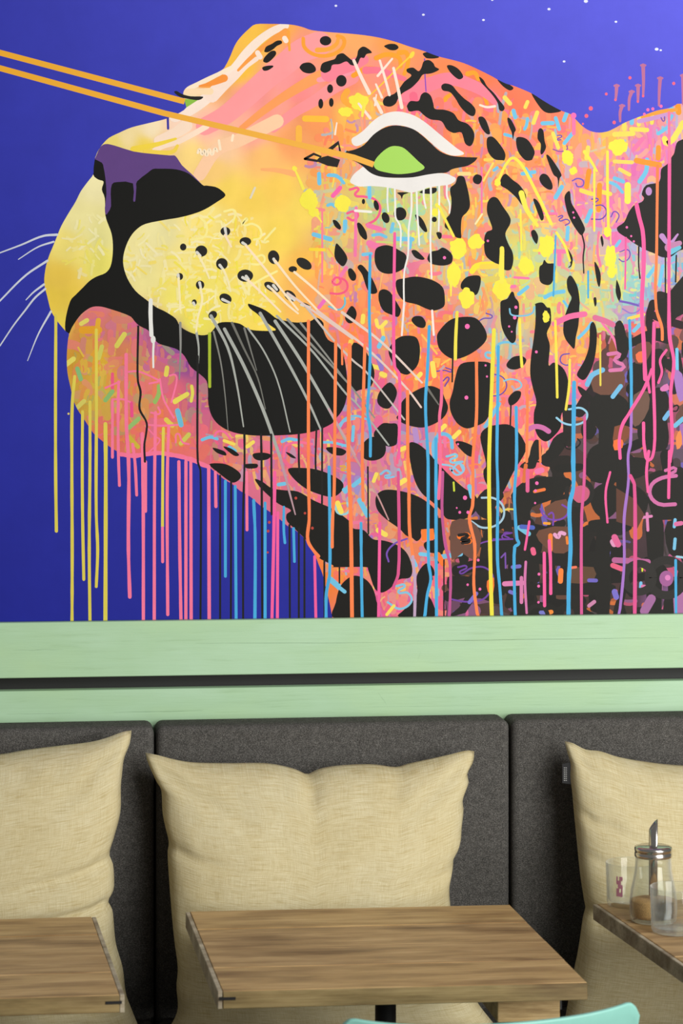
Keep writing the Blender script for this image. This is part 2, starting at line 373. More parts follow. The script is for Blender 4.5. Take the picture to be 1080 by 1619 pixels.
# --- fur ground: blended colours of the painted head
CP = '''410 60 250 195 70;440 45 250 170 75;380 110 245 190 60;330 130 250 165 70;300 150 250 225 180;330 200 253 185 165;400 150 253 150 150;450 120 252 150 150;480 80 250 150 130;520 70 250 165 110;560 60 250 170 100;620 80 250 160 80;700 120 248 140 80;760 130 248 125 75;820 160 248 120 85;880 190 250 130 100
430 170 253 155 140;480 140 252 140 140;540 130 250 140 110;400 210 253 170 150;350 235 252 205 160;280 200 252 215 190;240 205 250 230 190;200 215 248 225 165;180 225 240 220 120;230 230 245 215 90;260 225 252 205 150;300 245 250 215 130;420 250 250 190 110;460 225 251 165 100;500 190 250 155 90;440 300 248 205 90;400 320 247 210 90;360 300 247 212 95;340 270 250 205 120;480 330 248 215 95;440 370 248 215 90;490 420 250 190 80;500 470 250 165 90;470 490 250 190 90;420 500 248 220 90
220 400 240 228 160;230 440 240 228 150;280 420 245 228 140;280 470 242 228 110;330 400 247 225 120;330 450 245 228 110;310 510 240 228 90;380 420 247 222 110;380 480 246 225 100;330 350 246 225 130;400 360 248 215 100;250 370 240 230 165
150 290 240 230 175;130 350 238 228 160;160 370 236 228 150;110 390 240 222 120;95 440 235 200 80;110 470 232 200 75;160 420 238 228 110;85 470 238 205 75;95 510 235 210 80
150 500 215 110 130;130 530 210 140 70;170 520 205 120 100;120 570 205 150 50;150 570 220 170 50;160 620 205 180 70;130 620 210 165 60;200 560 215 130 90;220 520 185 95 140;250 550 175 90 150;290 570 150 75 150;280 540 140 80 150;200 620 225 130 90;230 600 225 120 110;180 680 220 110 90;230 690 235 110 110;270 620 220 100 120;270 680 235 120 70;310 640 190 90 140;310 700 230 110 110;350 710 220 100 120
390 720 200 120 140;430 720 220 110 130;480 700 225 100 130;530 690 220 90 130;400 760 220 110 140;540 730 190 120 160;560 770 170 120 190;600 720 200 110 160;540 800 230 110 120;580 830 220 120 130;640 860 225 130 90;600 900 230 90 140;620 950 225 90 150;520 910 245 130 60;590 860 170 120 180
520 250 250 160 90;540 280 240 170 100;510 310 235 190 110;540 340 225 190 120;520 380 230 185 110;560 300 225 200 110;600 340 195 205 130;650 330 190 215 140;640 370 185 215 150;690 350 215 205 140;620 310 200 210 120;560 380 225 170 130;590 400 235 150 140;540 440 245 150 110;560 480 248 140 90;520 440 248 160 100;650 420 230 120 150;690 400 225 160 140;700 440 235 170 110;740 400 245 150 90;730 360 245 140 80;820 330 240 180 110;820 400 220 210 110;850 440 215 215 120;790 460 230 190 100;870 480 215 215 110;930 470 205 210 130;980 440 190 205 150;1000 470 150 200 200;950 430 225 200 110
560 180 250 190 80;570 220 250 170 90;640 120 250 150 100;600 110 251 145 125;690 140 247 130 130;660 175 243 115 130;720 190 248 130 80;760 150 248 120 120;780 200 248 140 90;820 200 248 140 90;850 230 250 140 80;800 240 248 160 90;880 230 248 140 90;760 260 248 140 85;790 290 245 150 100;850 290 240 150 130;900 260 245 150 140
930 215 248 170 90;960 225 245 195 85;1000 205 225 150 150;1040 180 240 160 90;1060 190 215 150 190;1000 260 225 120 180;1040 230 232 115 175;960 280 225 140 150;920 320 235 130 150;960 340 232 120 170;980 380 225 120 180;900 370 235 170 140;930 390 230 140 160;1010 400 200 150 190;1060 420 120 185 210;1010 440 140 200 205;1060 460 130 150 200
560 540 250 130 80;600 500 245 140 90;640 510 245 140 80;700 520 240 130 100;680 570 250 120 75;640 580 248 115 80;600 560 225 120 140;590 620 225 100 140;560 630 170 110 170;610 650 210 110 150;570 660 225 100 140;690 640 245 120 85;720 680 235 120 80;700 660 240 110 110;650 690 170 120 180;690 710 225 100 140;640 720 235 110 120;740 560 245 130 90;790 580 235 140 120;800 540 170 190 170;790 620 240 120 90;810 660 245 120 110;830 600 240 100 140;840 680 238 100 150;830 740 235 100 110;880 520 235 170 110;900 560 235 150 110;880 590 225 130 150;910 600 235 110 150;930 520 235 165 90;950 500 215 200 130;980 500 180 150 190;1020 490 150 150 210;1030 515 225 100 150;940 560 240 150 80;920 640 200 120 170;740 760 225 100 130;760 770 230 110 130;700 790 235 120 110;660 840 245 130 60
960 540 80 58 52;990 560 75 52 48;960 620 82 55 48;1000 650 85 60 50;940 680 78 55 48;1060 560 75 65 70;1060 650 84 64 70;1085 600 120 92 130;1085 700 110 78 112;1040 750 70 52 50;1000 750 66 50 48;960 780 70 52 45;900 770 78 55 48;880 720 70 50 48;860 800 85 58 48;800 810 80 58 50;760 820 85 60 50;740 880 85 62 52;720 960 60 45 42;780 920 75 55 50;830 890 75 55 55;860 870 88 62 50;900 850 72 52 45;950 860 66 50 46;900 930 62 48 42;980 930 70 50 50;1040 900 60 48 48;1040 960 120 75 120;1070 950 130 90 140;990 960 60 48 44;940 960 60 45 42;840 950 70 52 50;680 930 230 95 130;690 860 220 120 90'''
CPL = []
for ln in CP.replace('\n', ';').split(';'):
    a = [float(q) for q in ln.split()]
    CPL.append((a[0], a[1], lin(a[2:])))
CX = np.array([c[0] for c in CPL]); CY = np.array([c[1] for c in CPL]); CC = np.array([c[2] for c in CPL])
DARK = [(1530, 440), (1085, 450), (1040, 478), (990, 512), (960, 545), (935, 600), (905, 655), (885, 705), (855, 770), (805, 812), (745, 838), (712, 890), (700, 990), (1530, 990)]
ISD = np.array([1.0 if inside(c[0], c[1], DARK) else 0.0 for c in CPL])
def field(x, y):
    wt = 1/((x-CX)**2+(y-CY)**2+60)**2
    wt = wt*(ISD if inside(x, y, DARK) else 1-ISD)
    return tuple((wt[:, None]*CC).sum(0)/wt.sum())
gx = [70+5*i for i in range(int((1520-70)/5)+1)]; gy = [20+5*i for i in range(int((1000-20)/5)+1)]
V = []; C = []
yy = depth('ground')
for y in gy:
    for x in gx:
        V.append(wall_pt((x, y), yy))
        k = 1+.10*pnoise((x*.035, y*.012, 1)) if x < 1105 else 1
        c = field(x if x < 1105 else 2210-x, y)
        C.append(tuple(q*k for q in c))
nx = len(gx)
paint_mesh('fur_ground', V, [(j*nx+i, j*nx+i+1, (j+1)*nx+i+1, (j+1)*nx+i) for j in range(len(gy)-1) for i in range(nx-1)], C)

# --- blue sky around the head (airbrushed gradient plus room light and sheen put into the colour, lighter top right)
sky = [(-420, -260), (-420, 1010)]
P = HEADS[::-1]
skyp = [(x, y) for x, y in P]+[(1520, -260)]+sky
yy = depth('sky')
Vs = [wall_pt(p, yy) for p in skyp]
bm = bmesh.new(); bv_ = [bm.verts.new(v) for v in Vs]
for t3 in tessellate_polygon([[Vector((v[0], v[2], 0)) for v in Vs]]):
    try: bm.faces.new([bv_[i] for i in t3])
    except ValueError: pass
for ax, lo, hi, st in ((0, -1.5, 1.3, .06), (2, 1.25, 3.1, .06)):
    q = lo
    while q < hi:
        no = (1, 0, 0) if ax == 0 else (0, 0, 1); co = (q, 0, 0) if ax == 0 else (0, 0, q)
        bmesh.ops.bisect_plane(bm, geom=bm.verts[:]+bm.edges[:]+bm.faces[:], plane_co=co, plane_no=no, dist=1e-6); q += st
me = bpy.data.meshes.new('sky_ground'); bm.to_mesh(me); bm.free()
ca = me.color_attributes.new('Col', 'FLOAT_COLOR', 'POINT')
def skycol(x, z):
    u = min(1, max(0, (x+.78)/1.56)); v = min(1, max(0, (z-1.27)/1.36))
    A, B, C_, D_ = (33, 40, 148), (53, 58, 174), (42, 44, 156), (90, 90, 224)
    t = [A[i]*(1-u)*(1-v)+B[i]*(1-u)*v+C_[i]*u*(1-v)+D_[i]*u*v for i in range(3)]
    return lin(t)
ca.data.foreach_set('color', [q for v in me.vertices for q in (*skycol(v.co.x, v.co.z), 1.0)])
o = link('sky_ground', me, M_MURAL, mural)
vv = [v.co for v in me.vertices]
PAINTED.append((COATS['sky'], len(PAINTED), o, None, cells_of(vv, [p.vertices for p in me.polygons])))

# --- broad washes and strokes on the snout
stroke('pale_stroke', T('B0 690,146 620,175 540,230 470,300 410,380 340,460 250,550 150,620 60,660'), 11, (252, 230, 214), 'wash', 20)
stroke('pale_stroke', T('B0 525,335 460,375 400,430 330,490 270,545'), 7, (252, 226, 210), 'wash', 22)
stroke('pale_stroke', T('B0 380,385 300,425 200,475 130,505'), 6, (253, 232, 205), 'wash', 9)
stroke('pale_stroke', T('B0 260,520 190,520 115,520'), 11, (253, 222, 180), 'wash', 8)
stroke('orange_stroke', T('B0 340,445 270,475 200,490'), 12, (250, 150, 60), 'wash', 3)
stroke('orange_stroke', T('B0 690,180 600,240 480,340 420,400'), 11, (250, 160, 70), 'wash', 4)
stroke('orange_stroke', T('B0 950,410 860,445 760,500 650,570 540,650 440,730'), 20, (252, 158, 90), 'wash', 9)
stroke('orange_stroke', T('B0 715,365 630,420 540,490 445,570'), 3, (252, 150, 90), 'wash', 2)
stroke('pink_stroke', T('B0 1070,440 960,500 860,570 740,640 620,730'), 22, (254, 148, 150), 'wash', 14)
stroke('pink_stroke', T('B0 880,250 780,290 680,370 580,450 460,560 340,660 230,720'), 40, (255, 156, 158), 'wash', 28)
stroke('pink_stroke', T('B0 1060,400 1000,420 940,440 880,455'), 14, (253, 152, 170), 'wash', 8)
stroke('peach_stroke', T('B0 640,690 540,740 420,800 300,850 B1 200,130'), 22, (253, 205, 165), 'wash', 20)
stroke('pale_stroke', T('B0 240,720 150,770 70,810 0,830 A0 880,855'), 9, (253, 225, 200), 'wash', 8)
stroke('pale_stroke', T('A0 900,800 1000,755 1060,715'), 14, (252, 224, 200), 'wash', 20)
stroke('yellow_stroke', T('A0 760,850 900,820 1000,790'), 10, (244, 214, 70), 'wash', 4)
stroke('yellow_stroke', T('A0 830,865 930,870 990,860 1010,830'), 9, (246, 212, 80), 'wash', 5)
stroke('peach_stroke', T('B1 555,100 640,105 740,125'), 4, (250, 175, 110), 'wash', 10)
stroke('orange_ring', T('B0 790,220 795,265 840,305 910,318 980,300 1020,260 1020,220 985,205'), 6, (252, 160, 50), 'wash')
stroke('orange_stroke', T('B0 870,285 930,280 980,250 990,220'), 8, (250, 165, 60), 'wash', 5)
stroke('orange_stroke', T('B0 705,180 712,285'), 5, (250, 165, 60), 'wash', 4)
for a in ('C0 270,330 330,310 400,330 410,380', 'C0 400,300 440,300 450,360 430,420', 'C0 140,430 220,390 300,400 380,440', 'C0 760,460 820,480 880,540 900,590', 'C0 560,470 590,440 610,470 580,490', 'C0 655,620 665,560 690,540', 'C0 790,420 830,415 850,450'):
    stroke('orange_stroke', T(a), 8, (252, 160, 40), 'wash', 6)
for a, wd in (('C0 430,590 500,520 600,470 700,450 800,480 900,530 960,580', 26), ('C0 210,400 280,400 360,425 430,450', 12), ('C0 440,610 480,640 520,680', 16), ('C0 900,620 960,625 1060,650', 10), ('C0 0,420 60,390 130,370 200,340', 26)):
    stroke('pink_stroke', T(a), wd, (246, 118, 140) if wd < 26 else (250, 130, 150), 'wash', wd*.6)
for x_, y_ in (('C0 470,310', 0), ):
    pass
stroke('yellow_stroke', T('C0 480,305 400,380 300,480 215,560'), 3, (252, 200, 60), 'over', 2)
shape('yellow_dab', oval('C0 473,312', 22, 12, -60), (252, 215, 70), 'over')
stroke('white_mark', T('B0 530,300 545,325'), 8, (252, 230, 214), 'wash'); stroke('white_mark', T('B0 684,218 692,232'), 8, (252, 230, 214), 'wash')
stroke('grey_tick', T('B1 515,205 490,262'), 3.5, (225, 215, 190), 'over')
stroke('sky_drip', T('A0 955,670 957,732'), 3.5, (60, 55, 160), 'drip')
for a in ('B0 190,870 200,850 215,880 228,855 240,885 255,850 270,880 290,845 300,860', 'B0 310,800 318,850', 'B0 390,770 385,800'):
    stroke('pale_squiggle', T(a), 4, (254, 232, 200), 'wash')
for c_, s_ in (((250, 190, 60), 'B0 800,675 920,678'), ((252, 185, 70), 'B0 765,730 765,800'), ((251, 170, 60), 'B0 1040,520 1020,560 1060,600')):
    stroke('orange_dab', T(s_), 10, c_, 'dab')

# --- random collage of small brush marks on the cheek, neck and chin
BUSY = [(488, 250), (540, 185), (600, 160), (700, 165), (800, 170), (890, 195), (950, 218), (1000, 205), (1090, 172), (1530, 172), (1530, 990), (560, 990), (500, 860), (420, 760), (330, 730), (335, 685), (520, 700), (560, 620), (520, 500), (500, 440), (495, 330)]
CHIN = [(125, 500), (160, 492), (215, 512), (260, 545), (300, 575), (325, 620), (345, 690), (350, 720), (180, 700), (150, 685), (118, 620), (112, 560)]
PAL = [(250, 140, 60), (246, 95, 145), (250, 205, 75), (115, 190, 215), (165, 120, 195), (252, 165, 90), (240, 120, 165), (245, 225, 90), (250, 110, 90), (235, 180, 60)]
PALG = [(165, 215, 150), (105, 200, 205), (240, 228, 80), (250, 170, 70), (246, 100, 150), (205, 215, 90), (245, 230, 80), (150, 210, 190)]
PALN = [(240, 120, 185), (200, 140, 205), (252, 170, 70), (250, 215, 90), (130, 195, 225), (225, 100, 175), (250, 150, 110)]
PALD = [(96, 66, 54), (110, 75, 60), (88, 80, 84), (150, 95, 140), (210, 90, 130), (110, 100, 190), (225, 120, 60), (60, 55, 52)]
PALC = [(225, 190, 80), (235, 140, 60), (240, 110, 140), (205, 170, 60), (200, 110, 160), (150, 175, 110), (230, 120, 90)]
rng = random.Random(11)
def marks(name, count, region, lens, wids, layer, mixk, pal_of, holes=(), angs=None):
    V = []; Fs = []; Cc = []; made = 0; tries = 0
    xs = [p[0] for p in region]; ys = [p[1] for p in region]
    depth(layer); spans = []
    while made < count and tries < count*30:
        tries += 1
        x = rng.uniform(min(xs), min(max(xs), 1520)); y = rng.uniform(min(ys), max(ys))
        if not inside(x, y, region): continue
        if any(inside(x, y, h) for h in holes): continue
        if not inside(x, y, HEADC): continue
        pal = pal_of(x, y); pc = lin(rng.choice(pal)); fc = field(x if x < 1105 else 2210-x, y); k = rng.uniform(*mixk)
        c = tuple(fc[i]*(1-k)+pc[i]*k for i in range(3))
        L = rng.uniform(*lens); W = rng.uniform(*wids)
        a = rng.choice(angs) + rng.gauss(0, .12) if angs and rng.random() < .75 else rng.uniform(0, math.pi)
        bend = rng.gauss(0, .35)
        P = [(x+math.cos(a+bend*(t-.5))*L*(t-.5), y+math.sin(a+bend*(t-.5))*L*(t-.5)) for t in (0, .33, .67, 1)]
        if any(not inside(p[0], p[1], HEADC) for p in (P[0], P[-1])) and rng.random() < .8: continue
        pp, fs = stroke_geo(P, W, W*rng.uniform(.75, 1.05), True)
        yv = 0; b0 = len(V)
        V += [wall_pt(p, yv) for p in pp]; Fs += [tuple(b0+i for i in f_) for f_ in fs]; Cc += [c]*len(pp); made += 1; spans.append((b0, len(V), len(Fs)-len(fs), len(Fs)))
    o = paint_mesh(name, V, Fs, Cc, kind='stuff')
    for v0, v1, f0, f1 in spans: PAINTED.append((COATS[layer], len(PAINTED), o, (v0, v1), cells_of(V, Fs[f0:f1])))
    return o
def palc(x, y):
    if 500 < x < 1010 and 285 < y < 540 and abs(y-(335+(x-560)*.27)) < 80: return PALG
    if x > 890 and y < 420: return PALN
    return PAL
H90 = (0, math.pi/2, math.pi/2)
marks('colour_patches', 2100, BUSY, (10, 30), (7, 17), 'patch', (.2, .48), palc, (DARK,), H90)
marks('vertical_streaks', 560, BUSY, (18, 60), (2, 5), 'streak', (.25, .6), palc, (DARK,), (math.pi/2,))
marks('brush_marks', 1550, BUSY, (5, 17), (2.4, 6), 'dab', (.35, .8), palc, (DARK,), H90)
marks('dark_patches', 420, DARK, (14, 46), (9, 26), 'patch', (.3, .8), lambda x, y: PALD, (), H90)
marks('dark_marks', 430, DARK, (6, 20), (2.5, 8), 'dab', (.4, .9), lambda x, y: PALD[2:]+[(235, 120, 60), (235, 110, 170)], (), H90)
marks('black_strokes', 210, DARK, (30, 95), (10, 22), 'scrawl', (.97, 1), lambda x, y: [(30, 29, 27), (36, 34, 31)], (), H90)
marks('chin_patches', 190, CHIN, (10, 30), (6, 16), 'patch', (.2, .5), lambda x, y: PALC, (), H90)
marks('chin_marks', 110, CHIN, (4, 14), (2, 4.5), 'dab', (.3, .6), lambda x, y: PALC, (), H90)
MUZ = T('A1 1000,400 900,415 830,425 780,455 740,510 718,590 718,650 740,720 790,790 850,840 A2 900,20 B2 90,110 150,140 210,160 280,110 300,90 430,90 560,120 B1 640,880 600,800 500,700 560,520 500,400 400,340 300,330 220,350 100,390')
PSC = [(247, 238, 180), (246, 234, 160), (249, 222, 84), (242, 226, 70), (247, 238, 195)]
marks('pale_scribbles', 200, MUZ, (7, 22), (3, 5.5), 'streak', (.35, .7), lambda x, y: PSC, (), (0, math.pi/2))
marks('pale_scribbles', 120, MUZ, (7, 26), (2.2, 4), 'dab', (.5, .85), lambda x, y: PSC, (), (0, math.pi/2, .8, 2.4))
MUZL = T('A1 480,330 580,330 610,480 620,580 600,650 520,700 420,690 370,650 360,560 400,450')
marks('pale_scribbles', 40, MUZL, (7, 22), (2.5, 5), 'dab', (.3, .6), lambda x, y: [(244, 236, 175), (238, 226, 90), (244, 238, 200)], (), (0, math.pi/2, .8, 2.4))
for a in ('B1 440,410 470,380 450,415 500,410 545,440 545,490 510,500', 'B1 340,340 400,335 390,400', 'B1 630,435 590,480 570,510 590,510', 'B1 520,600 560,590 570,620 540,640 500,640', 'B1 200,370 240,420 230,480 150,500', 'B1 640,680 560,720 480,770'):
    stroke('pale_squiggle', T(a), 3.5, (249, 236, 150), 'scrawl')

# --- scribbles
SC = [((110, 70, 170), 1.8, 'D1 560,270 597,270 570,300 620,305 645,340 620,380 560,383'), ((120, 90, 190), 2, 'D1 450,165 480,152 512,165 510,192 480,197 470,180'),
 ((110, 80, 175), 1.8, 'D1 370,370 395,365 375,390 420,385 435,400 410,418'), ((120, 80, 180), 1.8, 'D1 670,370 690,340 715,360 700,400'), ((110, 80, 180), 1.6, 'D1 720,570 770,560 775,600 740,625 715,610'),
 ((242, 90, 130), 3, 'C1 20,735 45,715 68,735 45,757 20,745'), ((242, 90, 130), 3, 'C1 60,715 100,740 102,785 60,808 10,805'), ((242, 95, 140), 3.4, 'C1 120,215 168,210 150,245 200,255 262,272 292,320 270,382 215,415'),
 ((242, 95, 140), 3.4, 'C1 105,350 140,340 165,355 140,390 108,375'), ((110, 190, 215), 2.6, 'C1 0,880 60,898 90,870 90,830'),
 ((120, 190, 225), 3, 'C2 60,690 100,650 160,640 220,660'), ((110, 185, 225), 5, 'C2 600,880 598,790 640,742 690,760 702,820'), ((120, 195, 225), 3, 'C2 930,312 898,305 893,282 935,283'),
 ((115, 190, 220), 3.5, 'C2 960,300 960,238 1000,220 1060,228'), ((110, 70, 165), 1.8, 'C2 935,400 990,420 1012,470 980,516 920,522 868,488'), ((110, 70, 165), 1.8, 'C2 615,385 660,380 700,385 665,365'), ((110, 80, 170), 1.8, 'C2 840,135 850,105 880,85 930,75 895,55'),
 ((115, 70, 165), 2, 'C2 650,440 680,420 660,470'), ((130, 195, 225), 3, 'C2 670,870 730,865 690,895 760,900'),
 ((165, 200, 220), 2.8, 'C3 870,205 940,208 990,250 992,320 945,365 870,374 812,340'), ((120, 80, 180), 2.5, 'C3 340,568 330,520 372,468 445,438'), ((120, 70, 165), 2, 'C3 820,492 870,462 950,446 1045,440'), ((120, 70, 165), 2, 'C3 1045,440 985,428 1042,405'),
 ((110, 65, 160), 2.4, 'C3 735,600 785,598 745,632 810,606 880,600 930,640 932,700 885,778 790,797 690,782'), ((130, 195, 225), 3, 'C3 385,708 432,704 395,742 447,746 472,782 450,820 400,837 335,800'), ((130, 190, 225), 3, 'C3 295,70 330,50 350,70 320,85 370,85'), ((140, 195, 225), 2.6, 'C3 700,50 740,10 770,40 730,75 690,40'), ((140, 195, 225), 2.6, 'C3 640,15 700,25 760,60 750,15'),
 ((150, 205, 230), 2.8, 'D2 360,650 400,680 460,690 520,668 534,625 500,595 430,602'), ((110, 80, 175), 1.8, 'D2 428,318 440,340 412,350 383,330 390,295 432,285'), ((120, 190, 220), 2.2, 'D2 93,30 100,60 150,70 220,55 236,20'), ((130, 195, 220), 2.2, 'D2 60,440 100,430 150,445 160,470 130,490'),
 ((150, 120, 200), 2, 'D2 735,30 790,55 835,30 830,0'), ((120, 70, 175), 2.4, 'D3 268,268 290,310 350,332 410,312 426,272 392,245'), ((120, 70, 175), 2.4, 'D3 340,360 335,290 315,300'), ((110, 60, 160), 2.2, 'D3 0,440 60,442 110,440'), ((110, 60, 160), 2.2, 'D3 105,405 60,410 90,435'), ((120, 80, 170), 2.2, 'D3 68,520 70,605'), ((120, 80, 170), 2.2, 'D3 68,520 45,545'),
 ((30, 28, 26), 2, 'D2 405,800 420,825 470,820 495,790 480,770'), ((30, 28, 26), 2, 'D2 1020,590 1050,580 1045,610 1020,612'), ((225, 170, 60), 2.2, 'C3 65,25 95,30 70,45 100,48'), ((150, 205, 215), 3, 'C3 35,240 50,290 100,295 120,260 105,235'), ((150, 205, 225), 3, 'D3 1045,540 1080,545'),
 ((130, 75, 190), 1.6, 'C0 545,335 548,440 553,520'), ((110, 80, 175), 1.6, 'D0 365,770 390,775 365,795 385,795'), ((150, 90, 150), 1.8, 'D0 340,850 380,862 420,850 420,830'), ((110, 80, 175), 1.6, 'D0 955,670 970,690 975,665')]
for c_, wd, s_ in SC: stroke('graffiti_scribble', T(s_), wd*1.15, c_, 'scrawl' if c_[0] > 40 and 'C3' not in s_ and 'D' not in s_ else 'over', smooth=6)

